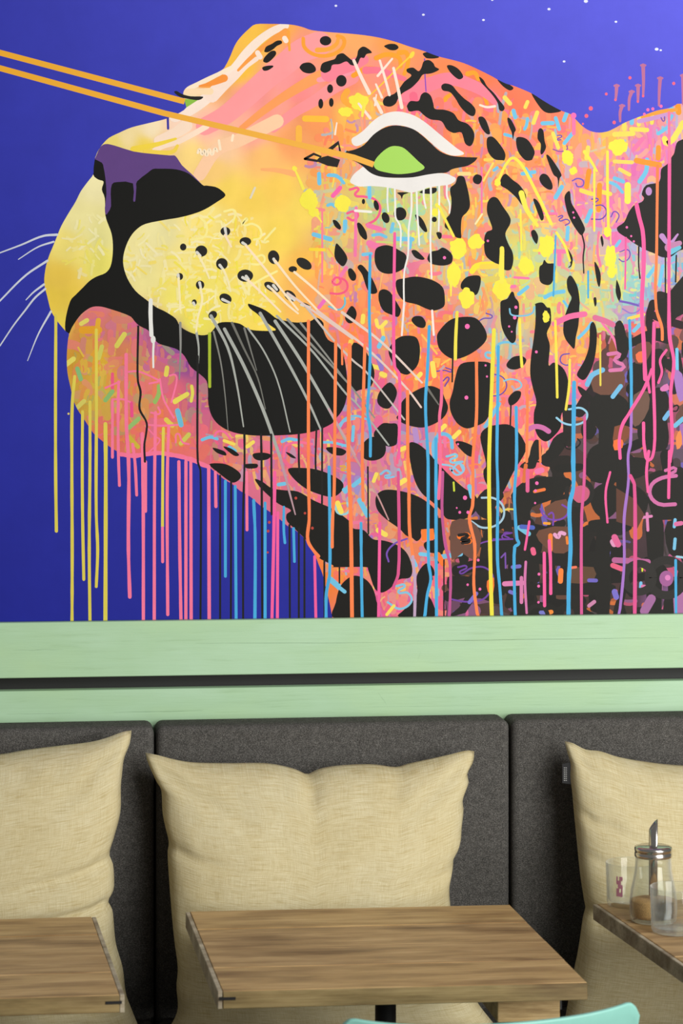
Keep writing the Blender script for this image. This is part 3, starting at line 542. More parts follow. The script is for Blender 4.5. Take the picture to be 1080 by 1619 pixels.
# --- traced brush dabs
BL = (115, 195, 230); YD = (245, 220, 95); PD = (242, 120, 170); WH = (240, 236, 226)
DABS = [(BL, 6.5, 'D0 115,630 125,668'), (BL, 5, 'D0 195,675 188,715 178,735'), (BL, 6.5, 'D0 280,702 338,700'), (BL, 6, 'D0 355,672 375,735'), (BL, 6.5, 'D0 420,638 402,685'), (BL, 6, 'D0 450,760 405,815'), (BL, 7, 'D0 790,635 788,700'), (BL, 6.5, 'D0 985,592 1030,630'), (BL, 6, 'D0 1015,660 995,695'), (BL, 6, 'D0 1000,720 940,760'), (BL, 5, 'D0 65,765 100,775'),
 (YD, 6.5, 'D0 830,665 828,710'), (YD, 6, 'D0 905,648 902,700'), (YD, 7, 'D0 745,690 745,735'), (YD, 7, 'D0 785,735 875,740'), (YD, 8, 'D0 690,765 795,760'), (YD, 6, 'D0 195,580 182,610'), (YD, 6.5, 'D0 250,640 228,700'), (YD, 7, 'D0 65,555 95,590'), (YD, 9, 'D0 975,790 990,820 1080,700'), (YD, 7, 'D0 540,840 530,900'), (YD, 6, 'D0 340,760 370,840'), (PD, 7, 'D0 850,790 800,850'), (PD, 6, 'D0 458,660 458,760'), ((252, 150, 40), 9, 'D0 1050,590 1055,640'), ((250, 160, 60), 6, 'D0 850,665 930,640 1040,625'), ((200, 150, 205), 7, 'D0 830,690 920,670 1000,650'), ((252, 150, 50), 8, 'D0 940,840 938,900'),
 (BL, 7, 'B1 850,470 945,498'), (BL, 6.5, 'B1 880,125 882,180'), (BL, 4.5, 'B1 930,135 980,140 1022,178'), (BL, 5, 'B1 930,305 950,298 970,310'), (BL, 5, 'B1 1025,395 1025,455'), (PD, 6, 'B1 1035,660 1005,705'), ((240, 110, 190), 6, 'B1 915,840 880,885'), ((250, 130, 150), 3, 'B1 898,330 898,740'), ((245, 100, 170), 7, 'B1 1000,205 960,250'), ((250, 215, 60), 5, 'B1 830,555 910,558'),
 (BL, 6, 'C1 230,200 232,260'), (BL, 6, 'C1 95,395 92,440'), (BL, 5.5, 'C1 365,410 355,455'), (BL, 5, 'C1 250,475 290,470 325,485'), (BL, 7, 'C1 385,495 475,498'), (BL, 6, 'C1 465,500 460,545'), (BL, 5.5, 'C1 195,585 240,580'), (BL, 5, 'C1 940,105 958,90'), (BL, 4.5, 'C1 0,130 45,135 80,170'), (PD, 5, 'C1 155,320 150,590'), (PD, 8, 'C1 225,420 290,440'), (PD, 10, 'C1 230,520 270,540'), (WH, 4, 'C1 150,335 240,342'), ((250, 215, 140), 6, 'C1 740,125 800,125'), ((252, 220, 110), 3, 'C1 935,65 880,165'), (PD, 3, 'C1 870,90 870,350'), ((252, 230, 170), 3, 'C1 872,355 835,410'), ((250, 225, 60), 9, 'C1 815,680 840,650 930,640'), ((252, 210, 80), 8, 'C1 870,655 960,650'), (PD, 5, 'C1 1020,770 1060,765'),
 (BL, 6, 'D1 165,125 235,115'), (BL, 5, 'D1 185,95 215,140'), (BL, 7, 'D1 390,200 355,260'), (BL, 7, 'D1 875,45 870,110 832,170'), (BL, 6, 'D1 690,150 740,170'), (BL, 5, 'D1 665,175 700,190 735,230'), (BL, 7, 'D1 555,335 530,395'), (BL, 6, 'D1 425,430 420,500'), (BL, 6.5, 'D1 295,828 340,805 400,795'), (BL, 6, 'D1 145,810 195,770'), (BL, 5, 'D1 720,508 700,535'), (BL, 4, 'D1 400,850 430,890'), (BL, 6, 'D1 925,650 880,710'), (BL, 5.5, 'D1 965,650 945,760'), ((240, 230, 90), 10, 'D1 765,190 765,280'), ((245, 215, 90), 7, 'D1 500,220 560,240'), ((245, 215, 90), 7, 'D1 605,225 665,240'), ((245, 215, 100), 6, 'D1 690,55 790,60'), ((245, 215, 100), 6, 'D1 720,100 775,130'), ((252, 150, 40), 8, 'D1 605,190 600,330'), ((252, 150, 50), 9, 'D1 815,50 945,75'), ((245, 150, 40), 8, 'D1 545,110 530,200'), (PD, 7, 'D1 330,565 405,568'), (PD, 7, 'D1 375,585 375,640'), (PD, 4, 'D1 270,350 360,352'), ((120, 90, 185), 3.5, 'D1 720,850 780,862 825,875'), (PD, 4, 'D1 120,715 200,720'), (PD, 5, 'D1 80,765 120,768'), ((235, 110, 160), 9, 'D2 350,115 430,75 520,60'), ((215, 110, 150), 9, 'D2 580,80 640,100 680,120'),
 ((205, 110, 170), 8, 'D2 195,720 235,700 280,706 315,727'), ((115, 185, 225), 8, 'D2 535,460 562,408 622,378'), ((115, 185, 225), 7, 'D2 680,530 725,470'), ((215, 120, 170), 6, 'D2 665,380 745,360 690,320 720,290 655,288'), ((120, 190, 220), 6, 'D2 800,155 832,122'), ((115, 190, 225), 7, 'D2 1035,695 1080,655'), ((115, 180, 225), 7, 'D2 975,655 1000,620'), ((245, 210, 90), 5, 'D2 770,85 855,62'), (BL, 5, 'D2 485,195 530,150 560,110'), (BL, 5, 'D2 1045,260 1047,395'), (PD, 4, 'D2 620,110 680,190 715,280'),
 (BL, 7, 'C2 310,195 285,245'), (YD, 6, 'C2 270,95 285,135 325,105'), (YD, 7, 'C2 195,70 192,105'), (YD, 7, 'C2 245,355 290,368'), (YD, 8, 'C2 300,400 318,408'), (YD, 8, 'C2 590,340 600,410'), ((252, 190, 90), 3, 'C2 530,178 615,285'), (YD, 7, 'C2 635,720 660,695'), (YD, 7, 'C2 712,760 742,730'), (YD, 7, 'C2 400,835 435,820'), (YD, 7, 'C2 500,425 522,400'), ((115, 185, 225), 6, 'C2 970,570 890,700'), (BL, 5, 'C2 140,700 135,780'), ((180, 140, 200), 9, 'C2 490,720 500,780'), ((150, 120, 200), 8, 'C2 280,300 300,370'),
 (BL, 8, 'C3 175,220 220,305'), (BL, 7, 'C3 140,135 185,100'), (BL, 6, 'C3 85,160 110,150'), (YD, 6, 'C3 270,70 255,110'), (YD, 8, 'C3 400,125 432,105'), (YD, 8, 'C3 280,390 322,415'), (YD, 8, 'C3 50,235 70,285'), ((115, 185, 220), 7.5, 'C3 615,545 750,525'), (BL, 7, 'C3 800,140 815,200'), (BL, 6, 'C3 0,670 90,740'), (YD, 5, 'C3 370,820 330,870'), ((225, 120, 175), 8, 'C3 1000,695 1100,690'), ((245, 120, 50), 9, 'C3 620,530 650,580'), ((120, 110, 200), 6, 'C3 800,800 840,750'), ((200, 215, 60), 3, 'C3 710,118 713,165'), (BL, 6, 'C3 480,560 495,590'), (BL, 6, 'C3 520,525 560,530'),
 (BL, 9, 'B3 945,670 1025,740'), (BL, 6, 'B3 650,130 685,125'), (BL, 7, 'B3 1030,170 1045,145'), (YD, 8, 'B3 985,240 1005,280'),
 (BL, 8, 'B2 75,610 95,690'), (BL, 5, 'B2 215,775 260,760 300,770'), (BL, 5, 'B2 670,785 710,770 755,778'), (BL, 4, 'B2 900,790 950,790 1050,815'), (YD, 6, 'B2 470,815 505,788'), (YD, 5, 'B2 340,780 395,800'), ((225, 215, 90), 7, 'B2 10,405 15,365'), ((228, 215, 90), 7, 'B2 60,560 130,515'), ((225, 215, 90), 5, 'B2 155,470 160,510 152,555'), ((220, 200, 80), 7, 'B2 10,660 45,695'), ((210, 200, 80), 6, 'B2 95,795 140,745'), ((245, 110, 150), 4, 'B2 680,870 690,810 760,790 840,800'), ((130, 190, 225), 4, 'B2 1000,700 1020,670 1080,655'), ((245, 110, 160), 3.5, 'B2 285,755 300,730 340,730 375,770'), (BL, 7, 'B2 370,820 400,840'),
 ((222, 210, 100), 7, 'A2 462,115 495,95'), ((215, 205, 90), 8, 'A2 665,240 708,175'), ((205, 200, 95), 7, 'A2 580,245 562,310'), ((228, 215, 100), 8, 'A2 372,350 418,315'), ((135, 185, 120), 7, 'A2 440,370 460,430'), ((215, 205, 100), 7, 'A2 430,600 478,555'), ((150, 185, 100), 7, 'A2 905,470 905,510 882,560'), ((150, 190, 110), 7, 'A2 735,705 790,655'), ((225, 210, 90), 7, 'A2 945,405 950,370'), ((228, 215, 90), 7, 'A2 995,555 1065,515'), ((110, 185, 215), 7, 'A2 1012,610 1032,690'), ((222, 200, 80), 7, 'A2 945,660 980,695'), ((205, 180, 60), 7, 'A2 735,760 785,815'), ((205, 200, 90), 7, 'A2 1030,795 1075,745'), ((235, 90, 130), 5, 'A2 640,400 640,485'), ((235, 80, 140), 5, 'A2 748,565 752,640'), ((140, 185, 110), 7, 'A2 600,550 640,500'), ((225, 185, 70), 3, 'A2 445,250 475,300'), ((225, 160, 40), 12, 'A2 470,150 560,150'), ((225, 170, 50), 8, 'A2 560,95 550,170'),
 ((205, 110, 165), 6, 'D3 1040,80 960,92 902,130 892,190 940,240 1035,242'), ((205, 110, 165), 5, 'D3 980,50 1040,40 1000,75'), ((220, 130, 180), 7, 'D3 65,697 165,690'), ((215, 125, 175), 5.5, 'D3 160,660 160,800'), ((225, 160, 200), 6, 'D3 350,415 370,430 380,405 405,410'), ((220, 150, 190), 9, 'D3 680,455 688,470'), ((215, 130, 180), 4.5, 'D3 875,295 880,390'), ((215, 130, 180), 4.5, 'D3 835,320 900,310'), ((115, 190, 220), 8, 'D3 150,375 200,410'), ((240, 130, 60), 7, 'D3 325,420 325,500'), ((240, 130, 60), 8, 'D3 385,620 382,680'), ((235, 130, 50), 4, 'D3 418,430 422,465'), ((80, 100, 190), 7, 'D3 160,370 225,375'), ((200, 130, 170), 6, 'D3 545,820 575,797'), ((110, 100, 190), 6, 'D3 545,675 585,676'), ((120, 110, 200), 9, 'D3 690,740 700,770'), ((170, 110, 160), 20, 'D3 1060,770 1065,880'), ((160, 105, 155), 14, 'D3 860,850 900,780'), ((220, 100, 150), 10, 'D3 690,430 710,470'), ((225, 95, 130), 8, 'D3 680,590 730,610'), ((180, 100, 150), 9, 'D3 690,560 880,570'), ((250, 160, 50), 4, 'D3 290,350 320,352'), ((235, 100, 140), 8, 'D3 225,500 230,520'), ((235, 120, 60), 5, 'D3 235,170 290,158'), ((220, 115, 60), 6, 'D3 185,20 175,110'), ((225, 100, 150), 6, 'D3 195,50 195,165'), ((215, 230, 60), 2.5, 'D3 848,575 848,622'), ((120, 190, 230), 5, 'D3 840,690 838,730'), ((215, 120, 170), 6, 'D3 850,710 865,712'), ((235, 120, 170), 9, 'D3 250,55 275,48'), ((120, 190, 230), 5, 'D3 1035,330 1030,370'), ((215, 110, 160), 7, 'D3 1040,355 1070,350'), ((120, 190, 225), 5, 'D3 1035,440 1030,495'), ((240, 120, 90), 4, 'D3 430,605 470,600'), ((120, 110, 195), 6, 'D3 95,740 120,750'), ((120, 110, 195), 6, 'D3 110,600 150,595'), ((240, 140, 60), 7, 'D3 310,860 330,855'), ((120, 120, 200), 6, 'D3 270,858 300,858')]
for c_, wd, s_ in DABS:
    dark = s_[:2] in ('D3', 'C3') or (s_[:2] == 'D2' and wd > 5)
    stroke('brush_dab', T(s_), wd, c_, 'over' if dark else 'scrawl', smooth=3)
stroke('pink_fringe', T('A2 690,858 760,866 840,856 900,850 960,858 1040,873 B2 165,892 B3 215,15 250,28'), 7, (246, 118, 155), 'over', wob=.4)
stroke('pink_fringe', T('A2 830,860 910,775 890,760 830,700'), 2.5, (246, 118, 155), 'over'); stroke('pink_fringe', T('A2 1000,790 1010,740 1040,790 1075,800'), 3, (246, 118, 155), 'over')
for s_ in ('A2 720,390 780,385 850,410 910,440', 'A2 640,545 700,545 740,560', 'A2 860,620 910,625 900,590', 'A2 910,430 930,540 960,600 990,650', 'A2 835,690 920,695 1010,690', 'B2 30,410 60,405 70,430 40,560', 'A2 600,480 680,445', 'A2 850,455 900,445'):
    stroke('pink_scribble', T(s_), 3, (246, 120, 160), 'scrawl')
# --- black rosettes
BK = (24, 23, 20)
SPOTS = '''B0 570,285 580,265 610,250 640,232 665,232 668,248 640,262 620,280 590,297 570,295
B0 563,340 575,320 605,292 630,290 635,310 610,340 585,357 565,352
B0 557,385 580,375 615,373 618,382 590,400 565,402
B0 770,380 790,360 830,357 858,380 860,405 830,418 795,412 775,395
B0 888,390 900,360 940,345 970,335 985,312 1015,303 1040,320 1075,345 C0 160,320 168,285 195,265 225,278 245,300 215,308 200,330 180,330 160,370 125,370 100,350 60,365 20,370 B0 945,400 915,415 892,405
C0 315,262 345,250 380,252 397,270 380,285 350,285 330,275
C0 535,305 560,297 600,307 628,325 600,333 560,332 545,322
C0 527,385 540,350 570,342 595,360 605,380 628,395 600,412 570,420 535,425 510,460 470,500 420,530 395,560 380,590 350,607 315,600 308,575 325,550 370,535 400,505 430,465 470,430 445,410 445,392 480,385 510,405
C0 672,375 700,372 740,395 765,435 745,452 720,440 690,410
C0 640,490 660,475 700,485 730,520 770,560 810,590 835,625 825,660 790,650 750,610 720,560 690,525 650,515
C0 445,600 465,575 510,575 525,540 550,525 580,545 595,590 605,620 660,625 710,645 740,685 790,705 825,750 825,800 805,832 775,815 755,755 710,757 670,735 640,690 580,680 540,655 510,630 460,635 447,615
C0 855,437 880,455 900,490 940,530 970,570 1000,610 990,632 970,625 960,585 930,540 890,495 868,470
C0 960,452 1000,466 1050,498 1030,515 990,490
C0 850,675 870,663 895,685 918,755 900,763 870,730
C0 900,790 930,778 965,810 1003,870 1000,910 985,912 940,905 905,860
D0 218,535 240,538 300,575 387,627 340,643 300,640 265,610
D0 80,672 100,680 128,735 120,755 112,795 105,755 88,715
D0 255,745 268,730 285,745 292,800 300,840 280,877 268,870 270,820 252,790
D0 130,790 160,780 200,800 235,860 225,900 215,912 180,910 140,860
D1 302,25 320,25 360,80 388,130 378,152 370,205 365,150 340,125
D1 262,150 280,125 310,135 335,180 335,212 310,213 275,185
D1 45,150 70,125 110,160 150,190 185,245 180,290 165,305 130,260 80,215 42,190
D1 228,275 245,272 270,310 288,370 275,392 258,360
D1 405,260 420,230 437,228 445,290 480,350 520,430 515,460 500,475 470,440 435,380 415,320
D1 215,455 235,445 255,480 250,520 240,520 222,490
D1 405,535 430,560 452,605 445,650 425,660 440,640 425,600
D1 280,640 290,615 310,635 352,640 350,700 330,750 300,758 265,735 262,660
D1 575,628 600,660 612,710 605,768 590,740
D1 418,740 430,708 450,712 480,770 492,850 D2 490,20 485,120 470,190 462,255 440,240 410,200 398,150 405,80 D1 430,870 445,830 425,790
D1 700,740 705,732 722,780 727,820 715,848 697,800
D1 570,835 585,830 588,865 578,880
D1 610,490 620,480 628,520 620,540
D1 45,850 80,835 100,800 115,800 125,830 145,860 D2 145,60 130,140 128,205 105,225 70,185 45,120 40,20
D1 240,865 280,858 305,885 D2 325,30 328,110 305,170 322,240 315,350 345,335 395,365 422,420 428,490 415,570 385,640 385,700 350,750 300,785 255,755 232,690 232,620 245,560 225,480 210,400 215,300 230,200 240,100 240,20
D2 550,130 570,105 588,150 588,230 575,320 550,390 515,435 480,415 480,390 520,320 545,240
C1 720,180 735,140 768,142 782,180 798,250 803,310 785,345 758,375 752,440 752,492 715,480 680,445 660,425 668,380 690,350 698,280 690,210
C1 905,285 930,258 960,265 990,310 1030,370 1032,410 1005,465 1020,520 1045,570 1050,620 1035,670 1000,672 990,650 940,630 900,600 885,560 885,490 900,455 930,440 915,390 900,340
C1 820,150 840,128 870,140 868,170 850,185 825,175
C1 390,232 455,232 425,245 415,268 408,250
C1 515,232 560,210 610,205 610,228 580,240
C1 490,360 520,370 545,405 560,450 545,455 515,420
C1 612,460 640,462 640,490 625,495
C1 160,410 180,408 210,450 218,490 205,500 175,470
C1 22,390 45,393 68,425 62,443 35,425
C1 40,525 60,535 95,580 105,615 85,650 60,640 32,595
C1 470,565 495,560 530,590 545,610 525,615 490,600
C1 562,600 580,570 620,560 650,545 690,570 705,600 695,635 650,648 590,640 565,620
C1 260,590 270,550 310,533 350,535 400,560 440,590 435,650 400,680 340,695 290,680 265,640
C1 110,670 130,665 155,700 150,730 130,732 112,705
C1 163,660 180,642 205,660 240,710 265,760 275,800 240,808 215,775 190,700
C1 285,800 310,782 345,795 370,830 400,880 C2 410,40 395,75 360,65 310,40 C1 285,850
C1 383,735 430,720 490,710 550,718 610,740 650,775 660,830 655,880 C2 610,38 570,35 500,5 C1 430,850 390,800
C1 755,745 790,710 855,705 865,740 850,800 830,815 800,790 755,780
C2 92,75 125,15 150,30 158,65 140,105 110,110
C2 470,95 490,72 530,75 552,110 540,138 500,130
C2 340,270 370,215 420,185 490,188 515,230 518,290 505,350 470,390 440,405 395,385 360,330
C2 615,200 625,160 680,100 740,78 830,80 880,130 900,190 870,240 800,290 730,315 680,305 630,260
C2 750,345 840,330 920,340 922,400 930,520 925,600 890,670 830,700 780,710 730,680 695,620 688,560 705,500 720,420
C2 405,620 415,560 470,510 540,475 590,470 640,495 660,540 678,590 660,640 610,680 540,705 480,700 420,680 385,650
C2 275,555 290,500 345,448 385,490 380,540 345,595 300,590
C2 130,240 190,245 240,330 260,400 240,470 190,487 130,480
C2 255,750 300,685 350,682 390,690 390,770 380,805 325,810
C2 200,790 240,760 300,765 325,820 310,870 260,893 205,885 180,840
C2 720,790 760,785 825,815 825,850 810,872 770,850
C2 455,800 500,795 560,840 C3 615,5 650,40 700,90 770,150 830,190 850,240 820,300 760,330 700,330 665,320 640,280 590,230 530,180 490,110 465,10
C2 862,760 900,705 960,690 1020,688 1065,715 1110,780 1120,840 C3 1050,60 1000,160 970,190 920,160 885,100 880,50 895,10
D2 75,345 110,305 160,298 188,320 170,355 130,375 90,370
D2 85,540 120,500 155,500 155,530 130,565 95,580
B3 255,15 330,10 385,30 430,65 432,95 400,118 370,110 310,65
B3 455,15 525,12 525,35 470,38
B3 705,40 780,35 870,45 960,80 1015,120 1010,165 960,200 880,185 800,150 730,90
B3 515,98 560,115 610,150 680,162 760,170 850,220 960,270 1050,335 C3 115,345 140,380 200,390 250,440 320,450 400,480 450,530 475,610 460,660 400,670 350,720 300,745 260,720 225,620 210,600 100,600 20,600 B3 960,590 870,540 820,460 750,390 700,340 695,300 720,275 650,240 590,190 540,140
C3 30,900 40,800 60,720 100,670 150,648 210,670 250,720 270,790 277,900
C3 265,230 275,185 320,160 400,165 490,190 560,230 610,280 630,350 615,385 530,385 525,430 500,452 470,430 440,420 400,380 330,330 280,280
C3 540,470 570,450 650,450 660,500 610,520 560,510
C3 400,885 430,840 500,760 500,650 550,580 590,600 600,650 560,740 590,800 600,890
B2 275,820 340,840 350,865 300,850
B2 335,815 380,825 425,860 395,865
B2 505,855 560,848 605,860 590,885 540,893 510,880
B2 690,845 720,855 750,880 720,875
B2 920,820 990,820 1035,840 1010,865 950,855'''
for ln in SPOTS.split('\n'): shape('spot', T(ln), BK, 'black')
for a in (('B0 917,232', 33, 27), ('B0 1007,460', 30, 33), ('B0 943,505', 17, 25), ('B0 890,590', 14, 28), ('B0 950,583', 13, 25), ('C1 270,305', 14, 30, -15), ('C1 323,375', 21, 32, -20), ('C1 405,353', 37, 38), ('C1 600,385', 15, 15), ('C1 197,283', 9, 15), ('D2 190,700', 1, 1)):
    if a[1] > 2: shape('spot', oval(*a), BK, 'black', 2)
# ear and the black scrawl of the neck
shape('ear', T('D0 1030,870 1042,818 1065,798 1120,790 1200,850 D1 1290,60 1330,250 1280,430 1200,520 1120,550 1060,562 1010,598 960,600 920,580 870,560 800,520 760,490 715,460 705,430 745,400 770,345 800,305 845,285 858,262 845,240 870,190 945,170 955,100 990,70 1015,30'), (34, 32, 30), 'black', 3)
NECK = '''D1 910,900 920,850 980,830 1010,790 1060,730 1120,680 1250,700 D2 1260,120 1080,60 1000,130 960,80 935,30
D2 690,130 720,95 745,130 770,200 860,160 930,140 1000,150 1010,230 920,210 860,230 780,250 760,300 720,330 700,240
D2 760,420 790,340 860,330 900,270 960,260 980,330 960,430 920,450 900,500 850,500 790,480
D2 545,600 570,530 640,500 720,520 770,570 760,640 720,680 700,760 690,880 600,880 600,720 550,680
D2 480,470 520,490 570,540 550,560 500,520
D2 820,720 860,640 900,500 960,480 1000,540 990,660 1000,760 980,830 900,840 840,800
D2 550,830 620,790 700,780 760,850 830,900 560,900
D2 340,770 400,730 440,740 400,830 330,900 D3 230,0 D2 290,880 
D2 500,700 540,680 590,710 560,770 510,760
D2 215,820 240,775 270,790 275,860 250,900 D3 230,40 150,30 D2 200,880
D3 200,100 330,85 430,95 440,140 350,210 220,260 210,330 150,300 100,190
D3 360,20 500,10 510,40 470,55 370,60
D3 530,-20 860,-20 870,70 720,115 560,110
D3 640,120 700,140 725,200 700,280 640,325 580,290 550,210 580,150
D3 540,350 580,330 760,325 790,350 770,395 640,405 560,395
D3 210,530 330,515 600,510 660,530 660,580 560,600 330,590 220,570
D3 170,700 350,690 660,690 665,750 350,760 180,755
D3 590,410 650,420 665,560 660,860 590,900 580,600
D3 870,320 960,320 970,480 960,700 950,880 880,880 880,560
D3 890,70 1090,60 1210,90 1220,300 1000,330 900,300
D3 990,340 1200,350 1210,500 1080,530 1000,520
D3 700,110 800,130 880,200 860,300 780,330 730,260
D3 440,270 500,260 490,420 510,520 450,520 445,380
D3 180,450 250,380 280,430 270,520 230,500
D3 -160,340 -80,330 0,330 60,340 60,380 -40,400 -90,380 -150,450
D3 -260,660 -200,650 -60,655 0,640 60,690 60,760 -60,740 -240,740
D3 -180,470 -150,480 -140,560 -180,600 -200,520
D3 -50,160 30,150 60,200 10,260 40,330 -60,320 -110,250
D3 0,420 110,420 130,520 60,600 10,560
D3 150,800 330,810 400,880 160,900
D3 -330,340 -290,330 -280,470 -300,560 -330,580 -340,450
D3 700,790 740,800 730,900 680,900
D3 980,760 1040,750 1030,880 970,880
D3 0,560 90,620 100,700 0,700'''
for ln in NECK.split('\n'): shape('black_scrawl', T(ln), (34, 33, 30), 'black', 3)
def ring(s, r, wd, col, layer='over', a0=0, a1=360):
    (cx, cy), = T(s); r /= 3.6
    stroke('black_ring', [(cx+r*math.cos(math.radians(t)), cy+r*math.sin(math.radians(t))) for t in range(a0, a1+1, 20)], wd/3.6, col, layer, smooth=2, cap=a1-a0 < 360)
ring('D3 490,175', 72, 26, (40, 38, 36), 'over', -60, 200); ring('D3 985,660', 100, 48, (46, 44, 42)); ring('D3 830,660', 80, 44, (48, 46, 44)); ring('D3 250,880', 60, 24, (40, 38, 36), 'over', 180, 360)
shape('mauve_disc', oval('D3 985,665', 40, 45), (160, 95, 150), 'over', 2); shape('pink_dot', oval('D3 993,660', 16), (220, 130, 190), 'top', 2)
shape('mauve_disc', oval('D3 500,185', 52, 50), (200, 95, 125), 'black', 2); shape('mauve_disc', oval('D1 885,225', 18, 24), (190, 140, 200), 'black', 2)
stroke('ear_mark', T('D1 960,480 1000,520 1050,470'), 9, (190, 140, 200), 'over', 3); stroke('ear_mark', T('D1 1000,545 1060,520'), 14, (190, 130, 170), 'over', 8); stroke('ear_mark', T('D1 1010,570 1060,545'), 9, (110, 190, 215), 'over', 6)
shape('brown_patch', T('D2 790,260 860,215 905,240 870,330 810,340'), (110, 72, 58), 'over', 2); shape('orange_patch', T('D2 810,290 850,270 860,325 825,335'), (240, 115, 75), 'over', 2)
shape('brown_patch', T('D2 800,520 880,500 885,600 830,690 790,680'), (112, 84, 72), 'over', 2); shape('brown_patch', T('D2 690,700 770,700 770,760 690,830'), (130, 75, 52), 'over', 2); shape('orange_patch', T('D2 685,780 735,775 735,820 690,835'), (240, 115, 60), 'over', 2)
shape('brown_patch', T('D2 560,400 640,390 740,385 740,470 660,520 570,500'), (112, 76, 62), 'black', 2); shape('brown_patch', T('D3 700,340 820,380 860,300 800,210 700,150'), (95, 62, 50), 'over', 0)
shape('brown_patch', T('D3 290,260 420,210 420,320 330,330'), (110, 74, 58), 'black', 2); shape('brown_patch', T('D3 260,390 430,370 440,500 350,520 260,450'), (108, 72, 56), 'black', 2); shape('brown_patch', T('D3 440,610 570,600 570,680 440,690'), (96, 70, 52), 'black', 2); shape('brown_patch', T('C3 700,340 800,330 870,420 830,560 760,520 700,560 690,430'), (108, 74, 62), 'over', 2)
shape('orange_patch', T('C3 525,385 595,380 605,440 530,450'), (246, 125, 50), 'over', 0); shape('pink_patch', T('C3 590,650 640,645 640,700 600,720'), (240, 100, 120), 'over', 0); shape('orange_patch', T('C3 900,680 940,660 935,750 905,740'), (240, 120, 50), 'over', 2)
stroke('black_numeral', T('C3 740,418 790,420 755,445 800,450 760,462'), 5, (36, 30, 28), 'top'); stroke('orange_glow', T('C3 745,425 795,425 765,450 800,452'), 9, (245, 120, 40), 'over')

# --- nose, mouth, chin line
NOSE_TOP = 'A0 545,895 570,840 600,820 650,828 760,862 860,875 970,885 A1 1000,25 B1 100,77 150,122 215,187'
shape('nose_and_mouth', T(NOSE_TOP+' 240,192 290,200 325,220 347,250 300,285 230,328 160,355 80,375 0,388 A1 830,410 780,440 745,480 720,530 703,590 703,650 725,720 770,790 830,840 890,885 A2 940,45 1000,85 B2 90,130 150,165 210,180 255,172 285,140 310,110 370,105 430,115 470,140 520,153 633,153 600,122 560,90 530,60 490,30 475,5 490,3 560,30 600,55 640,85 700,100 760,108 830,100 868,80 905,110 905,150 C2 -5,205 40,230 75,270 95,350 105,450 100,540 75,610 30,665 '
   'B2 950,685 870,722 770,742 650,750 550,752 450,745 370,725 310,690 270,640 250,570 248,500 240,440 200,400 150,360 115,300 75,262 A2 960,245 900,225 870,185 840,150 800,130 770,105 745,75 700,55 640,35 580,18 530,18 490,38 450,75 410,135 392,172 372,152 375,80 A1 400,850 430,815 470,775 510,735 550,710 600,690 628,655 640,600 643,530 635,465 615,410 600,360 597,265 580,215 590,170 560,158 531,130 535,60'), (16, 16, 14), 'mouth', 3)
shape('purple_nose_bridge', T(NOSE_TOP+' 180,158 140,125 90,105 40,97 A1 900,96 870,98 840,120 780,168 776,200 771,275 765,283 758,275 757,180 670,172 637,185 630,240 632,310 615,345 602,358 597,320 606,240 600,150 590,90 580,62 540,42'), (96, 66, 130), 'over', 2)

# --- far eye
shape('far_eye_iris', T('B0 112,562 190,570 125,612'), (140, 190, 70), 'over', 0)
shape('far_eyelash', T('B0 55,525 70,518 100,535 150,548 220,550 195,570 130,562 85,550'), (30, 30, 28), 'top', 3)
# --- near eye
shape('upper_eyelid', T('C0 130,790 160,770 200,740 250,690 300,655 350,638 400,635 450,645 500,665 560,705 620,755 680,805 730,845 768,870 755,883 700,885 640,860 590,820 540,775 490,740 430,718 370,712 320,722 270,755 230,795 200,815 160,832 135,820'), (236, 231, 227), 'mouth', 3)
shape('lower_eyelid', T('C1 120,170 140,130 175,100 200,85 235,115 280,138 340,147 420,148 490,143 560,130 620,122 670,125 700,138 722,150 715,170 680,188 620,195 560,205 520,220 470,232 420,222 370,210 310,200 240,195 180,198 150,190'), (235, 231, 228), 'mouth', 3)
eye = shape('eye', T('C0 105,862 150,850 200,825 250,770 300,735 360,715 420,718 480,735 530,770 580,815 630,860 690,885 760,893 840,896 C1 845,35 830,55 790,80 740,90 700,100 670,118 620,122 560,130 480,145 400,148 320,145 270,135 230,115 190,80 150,55 100,35 82,15'), (30, 29, 27), 'mouth', 3)
shape('iris', T('C0 275,895 310,860 350,835 390,832 430,845 480,890 C1 510,55 545,88 520,108 460,122 390,127 330,118 280,105 258,85 258,60'), (150, 205, 60), 'over', 3, M_IRIS, eye)
for s_ in ('B1 800,40 850,12 890,28 870,52 800,40', 'B0 920,862 990,808 1003,880', 'C0 0,862 55,815 68,868 15,855', 'C0 105,865 120,885'):
    stroke('eyelash_mark', T(s_), 4, (34, 32, 30), 'over', smooth=0)
shape('eyelash_mark', T('B1 868,55 880,35 930,22 1000,45 985,88 930,80'), (34, 32, 30), 'over', 0)
for x0, y0, pts in ((335, 200, '333,280 338,340'), (375, 210, '378,300 380,375 405,420 408,540'), (470, 225, '470,330 455,430 450,590 430,680 428,890'), (500, 230, '503,350 510,440 515,530'), (540, 210, '540,260 552,320'), (580, 200, '582,330 578,500 585,720'), (628, 195, '628,300 625,450'), (672, 190, '672,250 688,300 686,348')):
    stroke('white_drip', T('C1 %d,%d %s' % (x0, y0, pts)), 3.1, (236, 234, 230), 'drip', 2.6)
stroke('white_drip', T('C2 428,0 415,180'), 3.2, (240, 225, 225), 'drip'); stroke('white_drip', T('C2 588,40 597,178'), 3.5, (244, 230, 225), 'drip')
